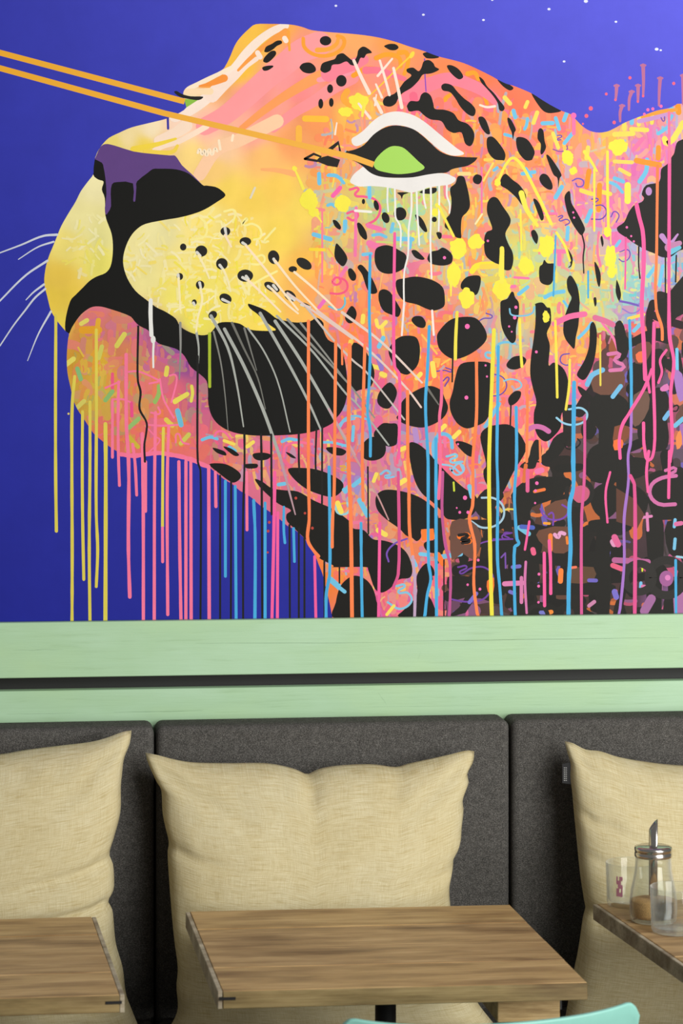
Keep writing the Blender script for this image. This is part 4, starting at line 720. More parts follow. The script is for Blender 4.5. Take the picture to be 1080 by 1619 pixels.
for s_, wd in (('C0 142,345 185,440 230,530', 6), ('C0 258,560 300,640', 5.5), ('C0 290,345 318,440 345,540', 4.5), ('C0 360,335 278,432', 4), ('C0 368,388 395,510 415,612', 5.5), ('C0 268,480 302,555', 4), ('C0 170,590 235,672', 4.5), ('C0 45,700 35,765', 3), ('C0 270,540 262,600', 3), ('C0 860,598 900,610 945,605', 4)):
    stroke('white_stroke', T(s_), wd*.8, (248, 226, 210), 'drip', wd)

# --- eye beams
stroke('eye_beam', T('A0 -1200,-24 -600,137 0,300 B0 115,578'), 9.2, (222, 160, 30), 'drip', smooth=0, cap=False, mat=M_BEAM)
stroke('eye_beam', T('A0 -1200,69 -600,228 0,388 B0 0,645 1080,897 C1 255,73'), 9.2, (222, 160, 30), 'top', smooth=0, cap=False, mat=M_BEAM)

# --- whisker spots and whiskers
for a in (('B1 347,453', 28, 25), ('B1 461,510', 33, 24), ('B1 107,542', 18, 20), ('B1 210,565', 34, 32), ('B1 327,638', 33, 33), ('B1 622,600', 32, 40, -15), ('B1 795,637', 48, 28, 32), ('B1 731,668', 24, 17), ('B1 460,705', 45, 35), ('B1 88,710', 18, 20), ('B1 203,758', 24, 25), ('B1 612,770', 48, 24, 28), ('B1 715,820', 40, 26, 40), ('B1 348,835', 36, 27, 25), ('B1 170,857', 14, 17), ('B1 805,875', 36, 12, 25), ('B2 275,65', 26, 22, -40)):
    shape('whisker_spot', oval(*a), (34, 33, 30), 'mouth', 2)
for s_ in ('B1 345,435 352,475', 'B1 445,518 465,530', 'B1 185,572 205,592', 'B1 315,645 335,670', 'B1 622,610 632,632', 'B1 445,715 470,730', 'B1 465,708 480,725', 'B1 78,700 82,725', 'B1 200,745 208,778', 'B1 590,765 615,785', 'B1 620,760 640,785', 'B1 690,815 720,835', 'B1 725,830 740,845', 'B1 330,840 370,858', 'B1 165,860 172,872', 'B1 780,870 830,885'):
    stroke('whisker_root', T(s_), 4.6, (216, 214, 206), 'over', 3.6)
GW = (168, 172, 166); PW = (250, 226, 190); LW = (205, 210, 222)
WSK = [(LW, 4, 2, 'A1 325,472 250,478 120,530 0,575'), (LW, 3.2, 1.5, 'A1 305,512 220,540 105,612'), (LW, 3.6, 2, 'A1 270,620 150,700 0,848 -60,910'), (LW, 3.6, 1.5, 'A1 250,755 190,800 148,843'), (LW, 3.4, 2, 'A1 258,780 200,830 145,900 A2 80,120 0,240'), (LW, 3.4, 1.2, 'A2 290,45 220,170 157,325'),
 (GW, 5.2, 2, 'B2 265,70 360,250 410,450 450,700'), (GW, 5.2, 5, 'B2 342,145 450,350 560,600 660,880'), ((186, 150, 160), 5, 2, 'B2 660,880 B3 745,300'), ((110, 110, 104), 4, 1.5, 'B2 385,110 450,250 530,420 575,600'), ((120, 120, 115), 3.5, 1.2, 'B2 455,140 490,260 525,380'), (GW, 3, 2, 'B2 475,140 560,260 640,430 715,730'), (GW, 5.2, 3, 'B2 545,55 700,330 820,560 900,740'), (GW, 5.2, 4, 'B2 630,100 780,330 930,590 1060,830'), ((200, 150, 150), 4, 2, 'B2 1060,830 C3 165,0 270,180 340,330'),
 (GW, 3.6, 2.5, 'B2 640,70 850,280 1040,520 C2 150,560 340,805'), ((140, 140, 134), 4, 2.4, 'B2 700,90 900,300 1060,470 C2 260,650'), ((140, 140, 134), 3.5, 2, 'B2 775,110 920,290 1040,450'), ((200, 190, 184), 3.6, 2.6, 'B2 800,10 960,205 1080,330 C2 200,375 430,660'), ((226, 200, 190), 4, 3, 'B2 870,40 C2 0,90 200,240 450,490 525,590'), ((226, 205, 195), 4.5, 3, 'C2 75,50 300,220 530,450'), ((110, 108, 102), 4, 2, 'C2 560,480 625,575'), ((226, 200, 190), 3.6, 2.6, 'B2 700,-60 860,50 1070,200'), ((130, 130, 124), 3, 1, 'B2 280,160 320,330 345,520 362,720'), ((140, 140, 136), 4, 2, 'B2 90,110 92,250 85,430'), (GW, 4, 1.5, 'B2 182,160 195,250 190,390'), ((200, 160, 170), 3.4, 2.4, 'C2 0,600 80,740 150,860'),
 (PW, 4, 3, 'B1 740,685 830,760 930,850 980,900'), (PW, 4, 3, 'B1 630,620 740,760 870,900'), (PW, 4, 3, 'B1 465,535 560,650 670,790 760,900'), (PW, 4, 3, 'B1 475,730 560,810 660,910'), (PW, 4, 3, 'B1 610,780 700,870 760,920'), (PW, 4, 3, 'B1 345,475 380,540'), ((248, 234, 180), 4, 3, 'B1 195,590 230,660 255,720'), ((248, 234, 180), 4, 3, 'B1 335,670 360,730 375,790'), ((248, 234, 180), 4, 3, 'B1 80,720 85,800 90,900'), ((248, 234, 180), 4, 3, 'B1 205,780 215,840 B2 190,80 180,160')]
for c_, w0, w1, s_ in WSK: stroke('whisker', T(s_), w0, c_, 'over' if c_ in (PW,) else 'drip', w1)

# --- splats of yellow paint
def splat(s, r, ry=None, seed=0, col=(246, 232, 74)):
    (cx, cy), = T(s); rr = random.Random(seed); r /= 3.6; ry = (ry or r*3.6)/3.6
    P = []
    for i in range(30):
        t = 2*math.pi*i/30; k = 1+.28*pnoise((math.cos(t)*1.3+seed*3.7, math.sin(t)*1.3, seed))+rr.uniform(-.10, .08)
        P.append((cx+r*k*math.cos(t), cy+ry*k*math.sin(t)))
    shape('paint_splat', P, col, 'over', 2)
for i, a in enumerate((('C1 80,293', 45), ('C1 735,550', 48, 58), ('C1 835,510', 43), ('C1 710,700', 38, 66), ('C1 785,835', 46, 56), ('C1 985,790', 52, 48), ('C1 605,345', 22), ('C1 960,175', 18, 22), ('D1 300,535', 46, 60), ('D1 185,650', 46), ('D1 668,600', 36, 66), ('D1 650,455', 22, 32), ('D1 675,680', 26, 36), ('D1 45,780', 50), ('D0 715,835', 52, 46), ('D0 420,885', 32), ('C0 170,580', 52, 46), ('C0 95,635', 40, 28), ('B1 825,275', 48, 58), ('B1 1020,290', 38), ('B1 740,95', 14), ('D1 425,40', 30, 36), ('D1 455,108', 22), ('B1 850,345', 30, 26), ('D2 300,75', 20, 34), ('C1 620,305', 14))):
    splat(a[0], a[1], a[2] if len(a) > 2 else None, i)
for s_, w0, w1 in (('C1 625,310 665,390 710,480', 4, 4), ('D1 160,235 190,330 250,420', 9, 5), ('D1 30,160 80,60 110,35 150,60 240,220 330,410', 4, 5), ('B1 740,95 765,150 790,210', 3, 5), ('D1 50,560 45,700', 7, 9), ('D1 155,330 160,560', 3, 3), ('D1 360,460 410,540 435,620', 4, 4), ('C0 200,600 190,660', 6, 4), ('C1 985,550 985,740', 7, 7), ('B1 860,350 895,400', 4, 2), ('D1 575,100 575,450', 3.5, 3), ('D1 520,0 560,60 590,110', 6, 3), ('C1 695,740 695,820', 4, 2)):
    stroke('yellow_trail', T(s_), w0, (246, 230, 84), 'drip', w1)

# --- drips
YL = (222, 206, 84); PK = (247, 122, 158); BB = (30, 29, 28); BU = (72, 170, 222); OR = (250, 132, 78); HP = (244, 96, 160); PU = (165, 115, 200)
def seg(x, y0, y1): return [(x, y0), (x+rng.uniform(-.6, .6), y0*.6+y1*.4), (x+rng.uniform(-.8, .8), y1)]
DR = [(YL, 5, 'A2 318,70 316,500 A3 317,100 321,395'), (YL, 5, 'A2 425,415 412,560 409,900 A3 411,500 410,905'), (YL, 4.6, 'A2 470,615 468,900 A3 470,300 477,670'), (YL, 4.8, 'A2 512,560 512,900 A3 508,500 512,905'), (YL, 4.8, 'A2 548,150 549,600 A3 548,300 556,500 548,710'), (YL, 6, 'A2 600,685 602,900 A3 600,905'), (YL, 4.6, 'A2 930,710 927,900 A3 925,370'), (PK, 4.4, 'A3 925,375 926,570'),
 (PK, 4.4, 'A2 640,555 640,875'), (PK, 4.6, 'A2 675,445 672,700 A3 675,0 680,135'), (PK, 5.6, 'A2 718,290 720,700 A3 732,0 731,500 739,770'), (PK, 4.4, 'A2 755,800 A3 768,0 778,190'), (PK, 5.2, 'A2 810,740 A3 815,200 816,905'), (PK, 5, 'A3 828,0 828,282'), (PK, 5, 'A2 885,620 A3 880,100 878,905'), (PK, 5, 'A2 960,700 A3 952,100 955,870'), (PK, 5, 'A3 1018,0 1022,400 1030,905'), (PK, 4.8, 'A3 1058,0 1058,905'), (PK, 5, 'B3 123,-20 123,905'), (PK, 5, 'B3 150,-20 152,905'), (PK, 5.2, 'B3 252,30 255,905'), (PK, 5, 'B3 290,60 293,255'), (PK, 4.6, 'B3 468,60 470,388'), (HP, 5.2, 'B3 628,60 625,300 612,905'), (HP, 4.8, 'B3 645,290 643,905'), (HP, 4.4, 'B3 855,540 862,905'),
 (BB, 3.4, 'A2 787,130 785,440 800,500 795,600 835,680 832,740 822,800 825,900'), (BB, 3.4, 'B2 190,300 190,900 B3 205,50 205,905'), (BB, 3.2, 'B3 317,80 317,905'), (BB, 3.2, 'B3 380,110 378,905'), (BB, 3.4, 'B2 455,740 456,900 B3 448,300 448,905'), (BB, 3.4, 'B2 550,745 553,900 B3 557,905'), (BB, 3.2, 'B2 608,745 B3 610,300'), (BB, 3.2, 'B3 712,360 714,905'), (BB, 3.2, 'B3 765,380 765,905'), (BB, 3.2, 'B3 797,430 797,905'), (BB, 3, 'B3 910,560 911,905'), (BB, 3.2, 'B2 765,740 765,880 B3 768,60'), (BB, 3, 'B2 865,715 860,900 B3 862,60'), (BB, 3, 'B2 898,700 B3 897,240'), (BB, 2.6, 'C3 60,595 60,690'), (BB, 2.6, 'C3 222,30 225,410'), (BB, 2.2, 'D1 505,470 518,530 512,600 515,690'), (BB, 2.4, 'C2 705,310 702,445'), (BB, 2.4, 'D1 828,540 828,650 835,720'), (BB, 2.4, 'D1 980,600 980,830'), (BB, 2.4, 'D1 1042,590 1038,740'), (BB, 2.4, 'D2 100,580 97,695'), (BB, 2.6, 'C3 655,560 655,880'),
 (BU, 4.6, 'B3 347,110 347,652'), (BU, 4.6, 'B3 403,140 408,905'), (BU, 4.8, 'B3 508,220 516,400 515,905'), (BU, 4.6, 'B3 573,235 573,905'), (BU, 4, 'B3 680,258 680,400 686,462'), (BU, 4.4, 'B3 735,380 740,568'), (BU, 5, 'B3 937,30 940,640 922,750 920,905'), (BU, 4.6, 'C1 235,590 230,900 C2 235,280 228,480 220,620 235,720 236,868'), (BU, 4.8, 'C2 572,130 560,400 550,560 565,900 C3 568,580 580,670 560,760 545,895'), (BU, 5, 'C2 610,770 C3 610,300 613,900'), (BU, 4.6, 'C2 965,245 960,600 C3 957,0 962,150 960,560 975,740 985,900'), (BU, 5, 'D2 130,590 132,900 D3 120,210 135,440 145,465 122,485 125,900'), (BU, 6.5, 'D2 460,450 455,900 D3 455,150 435,240 440,480 430,680 428,900'), (BU, 4.8, 'D2 775,95 785,400 786,600'), (PU, 4.4, 'D2 786,600 780,800 768,860 D3 770,100 745,320 745,580 715,900'), (BU, 4.6, 'C3 183,350 185,600 190,905'), (BU, 3, 'D1 355,480 342,820'), (BU, 4, 'D3 1038,560 1040,900'), (BU, 3, 'D1 540,680 540,830'),
 (OR, 5, 'B2 820,100 820,520 B3 820,100 824,330 817,450 845,500 878,538'), (OR, 5, 'B2 975,220 968,900 B3 965,200 957,330 955,485'), (OR, 6.2, 'B2 1055,235 1050,550 1048,900 B3 1060,300 1068,905'), (OR, 3.4, 'B2 1010,235 1012,345'), (OR, 5, 'C2 205,235 195,600 190,890 C3 195,220'), (OR, 5.2, 'C2 448,500 450,900 C3 455,100 460,400 478,540'), ((190, 160, 190), 4.6, 'C3 478,540 490,680 488,905'), (OR, 5, 'C2 840,315 840,650 820,880 C3 818,250 800,315 830,470 825,700 850,905'), (OR, 4.6, 'D1 935,80 930,560 D2 928,30 960,140 962,205'), (OR, 4.4, 'D2 195,520 190,900'), (OR, 3.6, 'D2 265,780 268,900'), (OR, 3, 'C2 40,210 38,500 35,900'),
 (HP, 4.8, 'C1 375,465 370,900 C2 375,360 400,400 398,880'), ((240, 110, 150), 4.6, 'C2 640,385 640,560 630,640 635,900 C3 625,210'), ((190, 85, 145), 4.6, 'C3 648,60 645,300 665,480 690,590 685,905'), ((215, 85, 140), 4.8, 'C3 395,60 395,640 365,720'), (HP, 4.8, 'C3 290,350 283,905'), (HP, 6.5, 'D1 815,300 830,370 850,450 857,600 845,900 D2 855,200 865,430'), (HP, 5.4, 'D1 1003,0 1000,900 D2 1005,200 1028,330 1010,500 1018,800 1005,900'), (HP, 5, 'D2 915,110 910,400 915,830 885,890 862,830 855,680'), (HP, 5, 'D2 902,375 860,480 770,630 735,690 718,770 722,880'), (HP, 4, 'D2 875,420 890,505'), (HP, 4, 'D2 985,265 950,320 960,390 940,450'), ((215, 90, 150), 4.6, 'D2 520,650 520,900 D3 515,150 503,300 502,900'), ((220, 85, 145), 5.6, 'D3 780,80 803,130 805,900'), (HP, 4.6, 'D3 885,-60 872,60 880,170'), (HP, 4.6, 'D3 1003,-60 998,205'), (HP, 3.6, 'D3 665,60 640,170 650,345'), (HP, 5, 'D3 318,450 325,560 327,750'), (HP, 4.8, 'D3 290,520 292,820'), (HP, 3, 'D1 755,490 750,780'), (PK, 4.2, 'D0 1000,640 D1 1003,60'), ((215, 120, 175), 4, 'D3 185,570 180,680 190,860'), (HP, 3.6, 'D3 205,340 190,440 180,500'),
 ((238, 222, 80), 5, 'C2 730,50 722,200 720,315'), ((240, 224, 80), 4.4, 'D2 150,90 155,250 163,358'), ((240, 224, 80), 4.2, 'D2 353,100 360,350 364,533'), ((240, 220, 80), 4.2, 'D2 435,320 432,470 413,602'), ((235, 222, 70), 6, 'C2 940,150 928,450 912,900 C3 912,0 918,500 928,905'), ((246, 228, 80), 4.4, 'D1 650,0 650,200 655,430'), ((225, 205, 80), 2.8, 'D2 608,180 610,465'), ((170, 190, 50), 4.8, 'B2 257,172 257,330 258,472'), ((232, 232, 228), 6.5, 'A1 858,845 A2 857,60 862,180'), ((232, 232, 228), 3.2, 'A2 876,200 872,290 873,362')]
for c_, wd, s_ in DR: stroke('drip', T(s_), wd, c_, 'drip', smooth=5, wob=.18)
shape('white_drop', oval('A2 872,205', 14, 22), (228, 228, 224), 'drip', 2)
# --- streaks and flecks rising from the neck
for s_ in ('853,372 855,470 853,548', '950,445 945,520 943,600', '702,488 700,530 696,570', '824,487 824,540 823,580', '788,522 775,560 772,625', '733,602 722,640 722,690', '1080,430 1080,590'):
    p = T('D0 '+s_); stroke('neck_streak', p, 6, (186, 108, 150), 'drip', 3.6)
    shape('streak_head', [(p[0][0]+5.2*math.cos(t), p[0][1]+2.4*math.sin(t)) for t in [i*math.pi/4 for i in range(8)]], (186, 108, 150), 'drip', 2)
for s_, r, c_ in (('D0 778,443', 9, 0), ('D0 1027,475', 9, 0), ('D0 643,535', 8, 0), ('D0 555,617', 12, 0), ('D0 530,660', 11, 0), ('D0 688,697', 10, 0), ('D0 880,625', 9, 1), ('D0 908,620', 9, 1), ('D0 853,547', 7, 0), ('D0 823,578', 7, 0), ('D0 695,568', 7, 0), ('D0 955,605', 9, 1), ('D0 457,658', 16, 1), ('D0 860,650', 8, 1), ('D0 510,705', 6, 0), ('C1 658,603', 9, 1), ('C1 905,507', 7, 1), ('C1 1065,885', 9, 1), ('D1 455,345', 6, 1), ('D1 460,375', 6, 1), ('D1 760,430', 7, 1), ('D1 785,480', 6, 1), ('D1 800,510', 6, 1), ('C2 788,130', 14, 1), ('C2 783,535', 11, 1), ('C2 900,415', 6, 1), ('C2 892,352', 6, 1), ('C2 735,800', 6, 1), ('D2 122,80', 10, 1), ('D2 90,130', 6, 1), ('D2 105,160', 5, 1), ('D2 245,275', 8, 1), ('D2 128,20', 8, 1), ('C3 775,205', 12, 1), ('C3 745,288', 8, 1), ('C3 792,288', 9, 1), ('C3 728,263', 5, 1), ('C3 850,560', 8, 1), ('C3 790,700', 7, 1), ('C3 860,725', 8, 1), ('D3 248,122', 10, 1), ('D3 240,165', 8, 1), ('D3 238,235', 6, 1), ('D3 258,708', 8, 1), ('D3 257,800', 7, 1), ('D3 260,640', 8, 1), ('B3 748,207', 8, 2), ('B3 800,293', 7, 2), ('B3 842,378', 8, 2), ('B3 597,345', 8, 2), ('B3 590,395', 8, 2), ('B3 588,516', 6, 2), ('A2 390,627', 6, 3)):
    shape('paint_fleck', oval(s_, r, r*1.05, 0, 8), [(240, 100, 130), (244, 110, 180), (190, 70, 60), (230, 210, 110)][c_], 'top', 2)
# --- stars
for s_, r in (('C0 40,33', 8), ('C0 538,84', 8), ('C0 880,114', 8), ('C0 930,0', 7), ('D0 317,52', 9), ('D0 527,7', 12), ('D0 698,124', 8), ('D0 930,280', 11), ('D0 953,286', 7), ('D0 403,350', 8)):
    shape('star', oval(s_, r, r*.75, 0, 8), (225, 228, 250), 'drip', 2)
shape('purple_patch', T('D2 1030,380 1075,400 1090,520 1060,560 1035,470'), (165, 120, 190), 'over', 2)
shape('purple_patch', T('D2 1060,690 1100,700 1100,830 1070,790'), (160, 110, 180), 'over', 2)
shape('orange_patch', T('D2 1040,760 1065,720 1075,800 1045,830'), (235, 140, 80), 'over', 2)
shape('pink_patch', T('D2 950,480 990,455 1000,490 960,500'), (215, 120, 180), 'over', 2)
settle()
# ------------------------------------------------------------------ benches
S1, S2 = -.4128, .3513; BW = S2-S1
for i, (x0, lab) in enumerate(((S1-BW, 'charcoal bench section behind the leftmost cushion'), (S1, 'charcoal bench section behind the middle cushion'), (S2, 'charcoal bench section behind the cushion with the black tag'))):
    x1 = x0+BW; e = empty('upholstered_bench', (x0+BW/2, -.3, 0), 0, label=lab, cat='bench', group='charcoal bench sections along the wall')
    g = .0022; L = -BW/2+g; R = BW/2-g
    b = box_bm(L, R, .165, .277, .40, 1.062, .017, 4)
    bm_link('backrest', b, M_BENCH, e, True)
    bm_link('seat_cushion', box_bm(L, R, -.30, .163, .33, .447, .02, 4), M_BENCH, e, True)
    bm_link('base', box_bm(L+.004, R-.004, -.22, .275, 0, .328, .004, 1), M_STEEL_BLACK, e)

# ------------------------------------------------------------------ cushions
def lean(px, py, yb, yt):
    Y = (yb+yt)/2
    for _ in range(6):
        p = onY(px, py, Y); Y = yb+(yt-yb)*min(1.1, max(-.1, (p.z-.45)/.6))
    return onY(px, py, Y)
def resample(P, n):
    P = catmull(P, False, 8); d = [0]
    for a, b in zip(P, P[1:]): d.append(d[-1]+math.dist(a, b))
    out = []; j = 0
    for i in range(n+1):
        t = d[-1]*i/n
        while j < len(d)-2 and d[j+1] < t: j += 1
        f_ = (t-d[j])/((d[j+1]-d[j]) or 1); out.append(tuple(a+(b-a)*f_ for a, b in zip(P[j], P[j+1])))
    return out
def cushion(top, right, bottom, left, label, thick, creases, seed):
    n = 72
    t_, b_, l_, r_ = resample(top, n), resample(bottom, n), resample(left, n), resample(right, n)
    c = [t_[0], t_[-1], b_[0], b_[-1]]
    px = lambda u, v, i, j: tuple((1-v)*t_[i][k]+v*b_[i][k]+(1-u)*l_[j][k]+u*r_[j][k]-((1-u)*(1-v)*c[0][k]+u*(1-v)*c[1][k]+(1-u)*v*c[2][k]+u*v*c[3][k]) for k in (0, 1))
    base = lean((c[2][0]+c[3][0])/2, (c[2][1]+c[3][1])/2, -.345, -.195); base.z = .447
    e = empty('throw_cushion', base, 0, label=label, cat='cushion', group='beige linen cushions on the bench')
    bm = bmesh.new(); uvl = bm.loops.layers.uv.new('UV'); grids = []; sides = {}
    nrm = Vector((0, -1, -.22)).normalized()*-1
    for side in (-1, 1):
        G = []
        for j in range(n+1):
            row = []
            for i in range(n+1):
                u, v = i/n, j/n
                if side == 1 and (i in (0, n) or j in (0, n)): row.append(grids[0][j][i]); continue
                x, y = px(u, v, i, j); p = lean(x, y, -.345, -.195)
                a, b = 2*u-1, 2*v-1
                h = thick*max(0, (1-abs(a)**3))**.42*max(0, (1-abs(b)**3))**.42*(1+.10*b)
                if side == -1:
                    ed = min(1, 6*min(u, 1-u, v, 1-v))
                    h += ed*(.007*pnoise((u*3.2+seed, v*3.4, seed))+.0035*pnoise((u*7+seed, v*9, 3)))
                    q = min(u, 1-u, v, 1-v)
                    h += .006*min(1, q*30)*math.exp(-q*11)*pnoise((u*17+seed, v*17, 5+seed))
                    for (u0, v0, u1, v1, wd, am) in creases:
                        dx, dy = u1-u0, v1-v0; L2 = dx*dx+dy*dy; tt = max(0, min(1, ((u-u0)*dx+(v-v0)*dy)/L2))
                        d = math.hypot(u-u0-tt*dx, v-v0-tt*dy)
                        h -= am*(1-tt)*math.exp(-(d/wd)**2)*min(1, q*25)
                w_ = p+nrm*h*side
                w_.y = min(w_.y, -.1395); w_.z = max(w_.z, .4495)
                row.append(bm.verts.new(w_-base))
            G.append(row)
        grids.append(G)
        for j in range(n):
            for i in range(n):
                q = (G[j][i], G[j][i+1], G[j+1][i+1], G[j+1][i])
                f_ = bm.faces.new(q if side == -1 else q[::-1])
                for lp, (ii, jj) in zip(f_.loops, ((i, j), (i+1, j), (i+1, j+1), (i, j+1)) if side == -1 else ((i, j+1), (i+1, j+1), (i+1, j), (i, j))):
                    lp[uvl].uv = (ii/n+seed*.37, jj/n+seed*.61)
    me = bpy.data.meshes.new('cover'); bm.normal_update(); bm.to_mesh(me); bm.free()
    link('cover', me, M_LINEN, e, True)
    return e, base
cushion([(-330, 1178), (-260, 1196), (-150, 1206), (-60, 1200), (0, 1195), (40, 1188), (90, 1181), (140, 1174), (170, 1166), (194, 1157), (208, 1155)],
        [(208, 1155), (205, 1176), (196, 1200), (193, 1224), (191, 1245), (191, 1275), (188, 1296), (180, 1325), (173, 1350), (179, 1368), (180, 1405), (171, 1425), (178, 1440), (183, 1490), (194, 1530), (199, 1570), (210, 1600), (226, 1640)],
        [(-340, 1640), (-200, 1632), (0, 1634), (120, 1632), (226, 1640)], [(-330, 1178), (-312, 1250), (-300, 1400), (-306, 1540), (-340, 1640)],
        'beige linen cushion at the left edge of the picture, behind the left table', .100, [(1, .40, .35, .44, .02, .016), (1, .53, .5, .56, .022, .02), (.98, .02, .7, .25, .035, .008), (1, .2, .75, .2, .02, .005)], 1)
cushion([(230, 1190), (250, 1194), (300, 1206), (360, 1209), (410, 1209), (440, 1212), (468, 1219), (488, 1227), (506, 1219), (540, 1213), (590, 1211), (628, 1215), (650, 1209), (690, 1199), (735, 1187), (750, 1188)],
        [(750, 1188), (748, 1205), (739, 1224), (741, 1238), (732, 1264), (733, 1282), (730, 1310), (728, 1332), (718, 1352), (716, 1374), (711, 1400), (712, 1430), (720, 1480), (735, 1535), (752, 1580), (784, 1622)],
        [(258, 1640), (330, 1628), (480, 1626), (650, 1622), (784, 1622)], [(230, 1190), (234, 1206), (247, 1235), (255, 1250), (257, 1285), (262, 1310), (267, 1332), (265, 1350), (268, 1400), (272, 1450), (276, 1490), (281, 1530), (279, 1560), (280, 1600), (258, 1640)],
        'beige linen cushion behind the middle table', .102, [(.5, 0, .51, .08, .03, .012), (.03, .04, .35, .22, .035, .010), (.97, .03, .72, .2, .03, .009), (0, .32, .3, .34, .02, .008), (1, .4, .7, .42, .02, .008), (.76, 0, .74, .1, .02, .006), (.0, .55, .4, .42, .03, .008)], 2)
rc, rb = cushion([(893, 1172), (906, 1175), (926, 1185), (950, 1188), (980, 1198), (1020, 1206), (1080, 1213), (1200, 1218), (1320, 1205), (1408, 1180)],
        [(1408, 1180), (1392, 1260), (1384, 1400), (1392, 1540), (1412, 1632)],
        [(882, 1636), (950, 1626), (1100, 1624), (1280, 1626), (1412, 1632)],
        [(893, 1172), (897, 1190), (902, 1206), (902, 1230), (905, 1255), (908, 1290), (913, 1340), (917, 1380), (923, 1420), (926, 1440), (921, 1462), (917, 1490), (912, 1520), (905, 1550), (898, 1585), (892, 1615), (882, 1636)],
        'beige linen cushion with a small black side tag, behind the right table', .102, [(0, .57, .5, .52, .03, .022), (0, .57, .45, .75, .04, .014), (.02, .03, .3, .2, .03, .009), (0, .22, .3, .26, .02, .009), (0, .35, .25, .38, .02, .007)], 4)
# side tag on the right cushion
q = [lean(x, y, -.345, -.195)-rb for x, y in ((889, 1208), (903, 1205), (903, 1240), (889, 1238))]
me = bpy.data.meshes.new('side_tag'); me.from_pydata([tuple(v) for v in q]+[(v.x, v.y+.0015, v.z) for v in q], [], [(0, 1, 2, 3), (7, 6, 5, 4), (0, 4, 5, 1), (1, 5, 6, 2), (2, 6, 7, 3), (3, 7, 4, 0)])
tg = link('side_tag', me, M_TAG, rc, label='small black tag with white marks')
V = []; Fs = []
for k in range(7):
    y = 1213+k*3.3
    for xx0, xx1 in ((891.5, 893.4), (894.4, 896.2)):
        b0 = len(V); V += [tuple(lean(x, yy, -.345, -.195)-rb+Vector((0, -.0006, 0))) for x, yy in ((xx0, y), (xx1, y+.6), (xx1, y+1.9), (xx0, y+1.3))]; Fs.append((b0, b0+1, b0+2, b0+3))
me = bpy.data.meshes.new('tag_lettering'); me.from_pydata(V, [], Fs); link('tag_lettering', me, M_TAGW, tg)

# ------------------------------------------------------------------ tables
WOODS = [mat_wood('table_board_%s' % n_, d, m_, l_, s_) for n_, d, m_, l_, s_ in (('honey', (158, 126, 80), (192, 160, 108), (210, 180, 128), 1.0), ('brown', (132, 106, 72), (182, 150, 104), (212, 180, 130), 2.2), ('umber', (122, 98, 70), (178, 146, 100), (206, 174, 126), 4.1), ('tan', (142, 114, 76), (188, 156, 106), (214, 182, 130), 5.7))]
M_EDGE = mat_wood('board_front_edge', (92, 78, 48), (136, 118, 78), (164, 144, 100), 6.4)
M_BATTEN = mat_wood('pine_batten', (140, 112, 70), (186, 158, 110), (204, 178, 132), 8.8, 2.0)
def table(corner, rz, Wd, Dp, strip, slot, label, pole_x, batten=None, skew=0):
    """corner: back-left corner of the top; top spans +x Wd and -y Dp in the table's frame"""
    e = empty('cafe_table', (corner[0], corner[1], 0), rz, label=label, cat='table', group='square wooden cafe tables')
    cuts = [0, .245, .50, .735, 1.0]; zt, zb = .74, .709
    s0 = .009 if strip == 'left' else 0; s1 = .009 if strip == 'right' else 0
    for k in range(4):
        y1 = -Dp*cuts[k]-(.005 if k == 1 else .001 if k else 0); y0 = -Dp*cuts[k+1]
        o = bm_link('board', box_bm(s0, Wd-s1, y0, y1, zb, zt-(.0006 if k % 2 else 0), .0012, 1), WOODS[k], e)
        if k == 3:
            bm_link('front_edge', box_bm(s0, Wd-s1, y0-.003, y0+.0005, zb, zt-.0014, .001, 1), M_EDGE, e)
    if strip:
        x0, x1 = (0, .0085) if strip == 'left' else (Wd-.0085, Wd)
        bm_link('end_strip', box_bm(x0, x1, -Dp-.001, 0, zb-.001, zt-.0008, .001, 1), M_GREYWOOD, e)
    if slot is not None:
        bm_link('slot', box_bm(slot, slot+.028, -Dp-.0045, -Dp-.001, .7245, .7295), M_STEEL_BLACK, e)
    cy = -Dp/2
    bm_link('pole', tube_bm([(pole_x, cy, .012), (pole_x, cy, .70)], .02, 24), M_STEEL_BLACK, e, True)
    bm_link('top_plate', box_bm(pole_x-.11, pole_x+.11, cy-.11, cy+.11, .7, .709, .002, 1), M_STEEL_BLACK, e)
    bm_link('foot', lathe_bm([(0, .018), (.04, .018), (.20, .010), (.205, .004), (.205, 0), (0, 0)]), M_STEEL_BLACK, e).location = (pole_x, cy, 0)
    if batten:
        bm_link('batten', box_bm(batten[0], batten[1], -Dp+.055, -.06, .657, .709, .0015, 1), M_BATTEN, e)
        bm_link('bracket', box_bm(batten[1]+.001, batten[1]+.012, -Dp+.09, -.1, .668, .709), M_STEEL_BLACK, e)
    if skew:   # this hand-made top is slightly out of square
        for o in e.children:
            if o.name.split('.')[0] in ('board', 'front_edge', 'end_strip', 'slot', 'batten', 'bracket'):
                for q in o.data.vertices: q.co.x -= q.co.y*math.tan(skew)
    return e
table((-.366, -.4475), math.radians(-1.4), .653, .618, 'left', .003, 'square wooden table in the middle, in front of the middle cushion', .366, (.505, .618), math.radians(3.4))
lt = table((-.544-.65, -.470), 0, .65, .60, 'right', .617, 'square wooden table cut off by the left edge of the picture', .325, (.05, .16), math.radians(3.6))
rt = table((.455, -.476), math.radians(5.7), .65, .61, 'left', None, 'square wooden table on the right carrying the glasses', .33, (.5, .61))

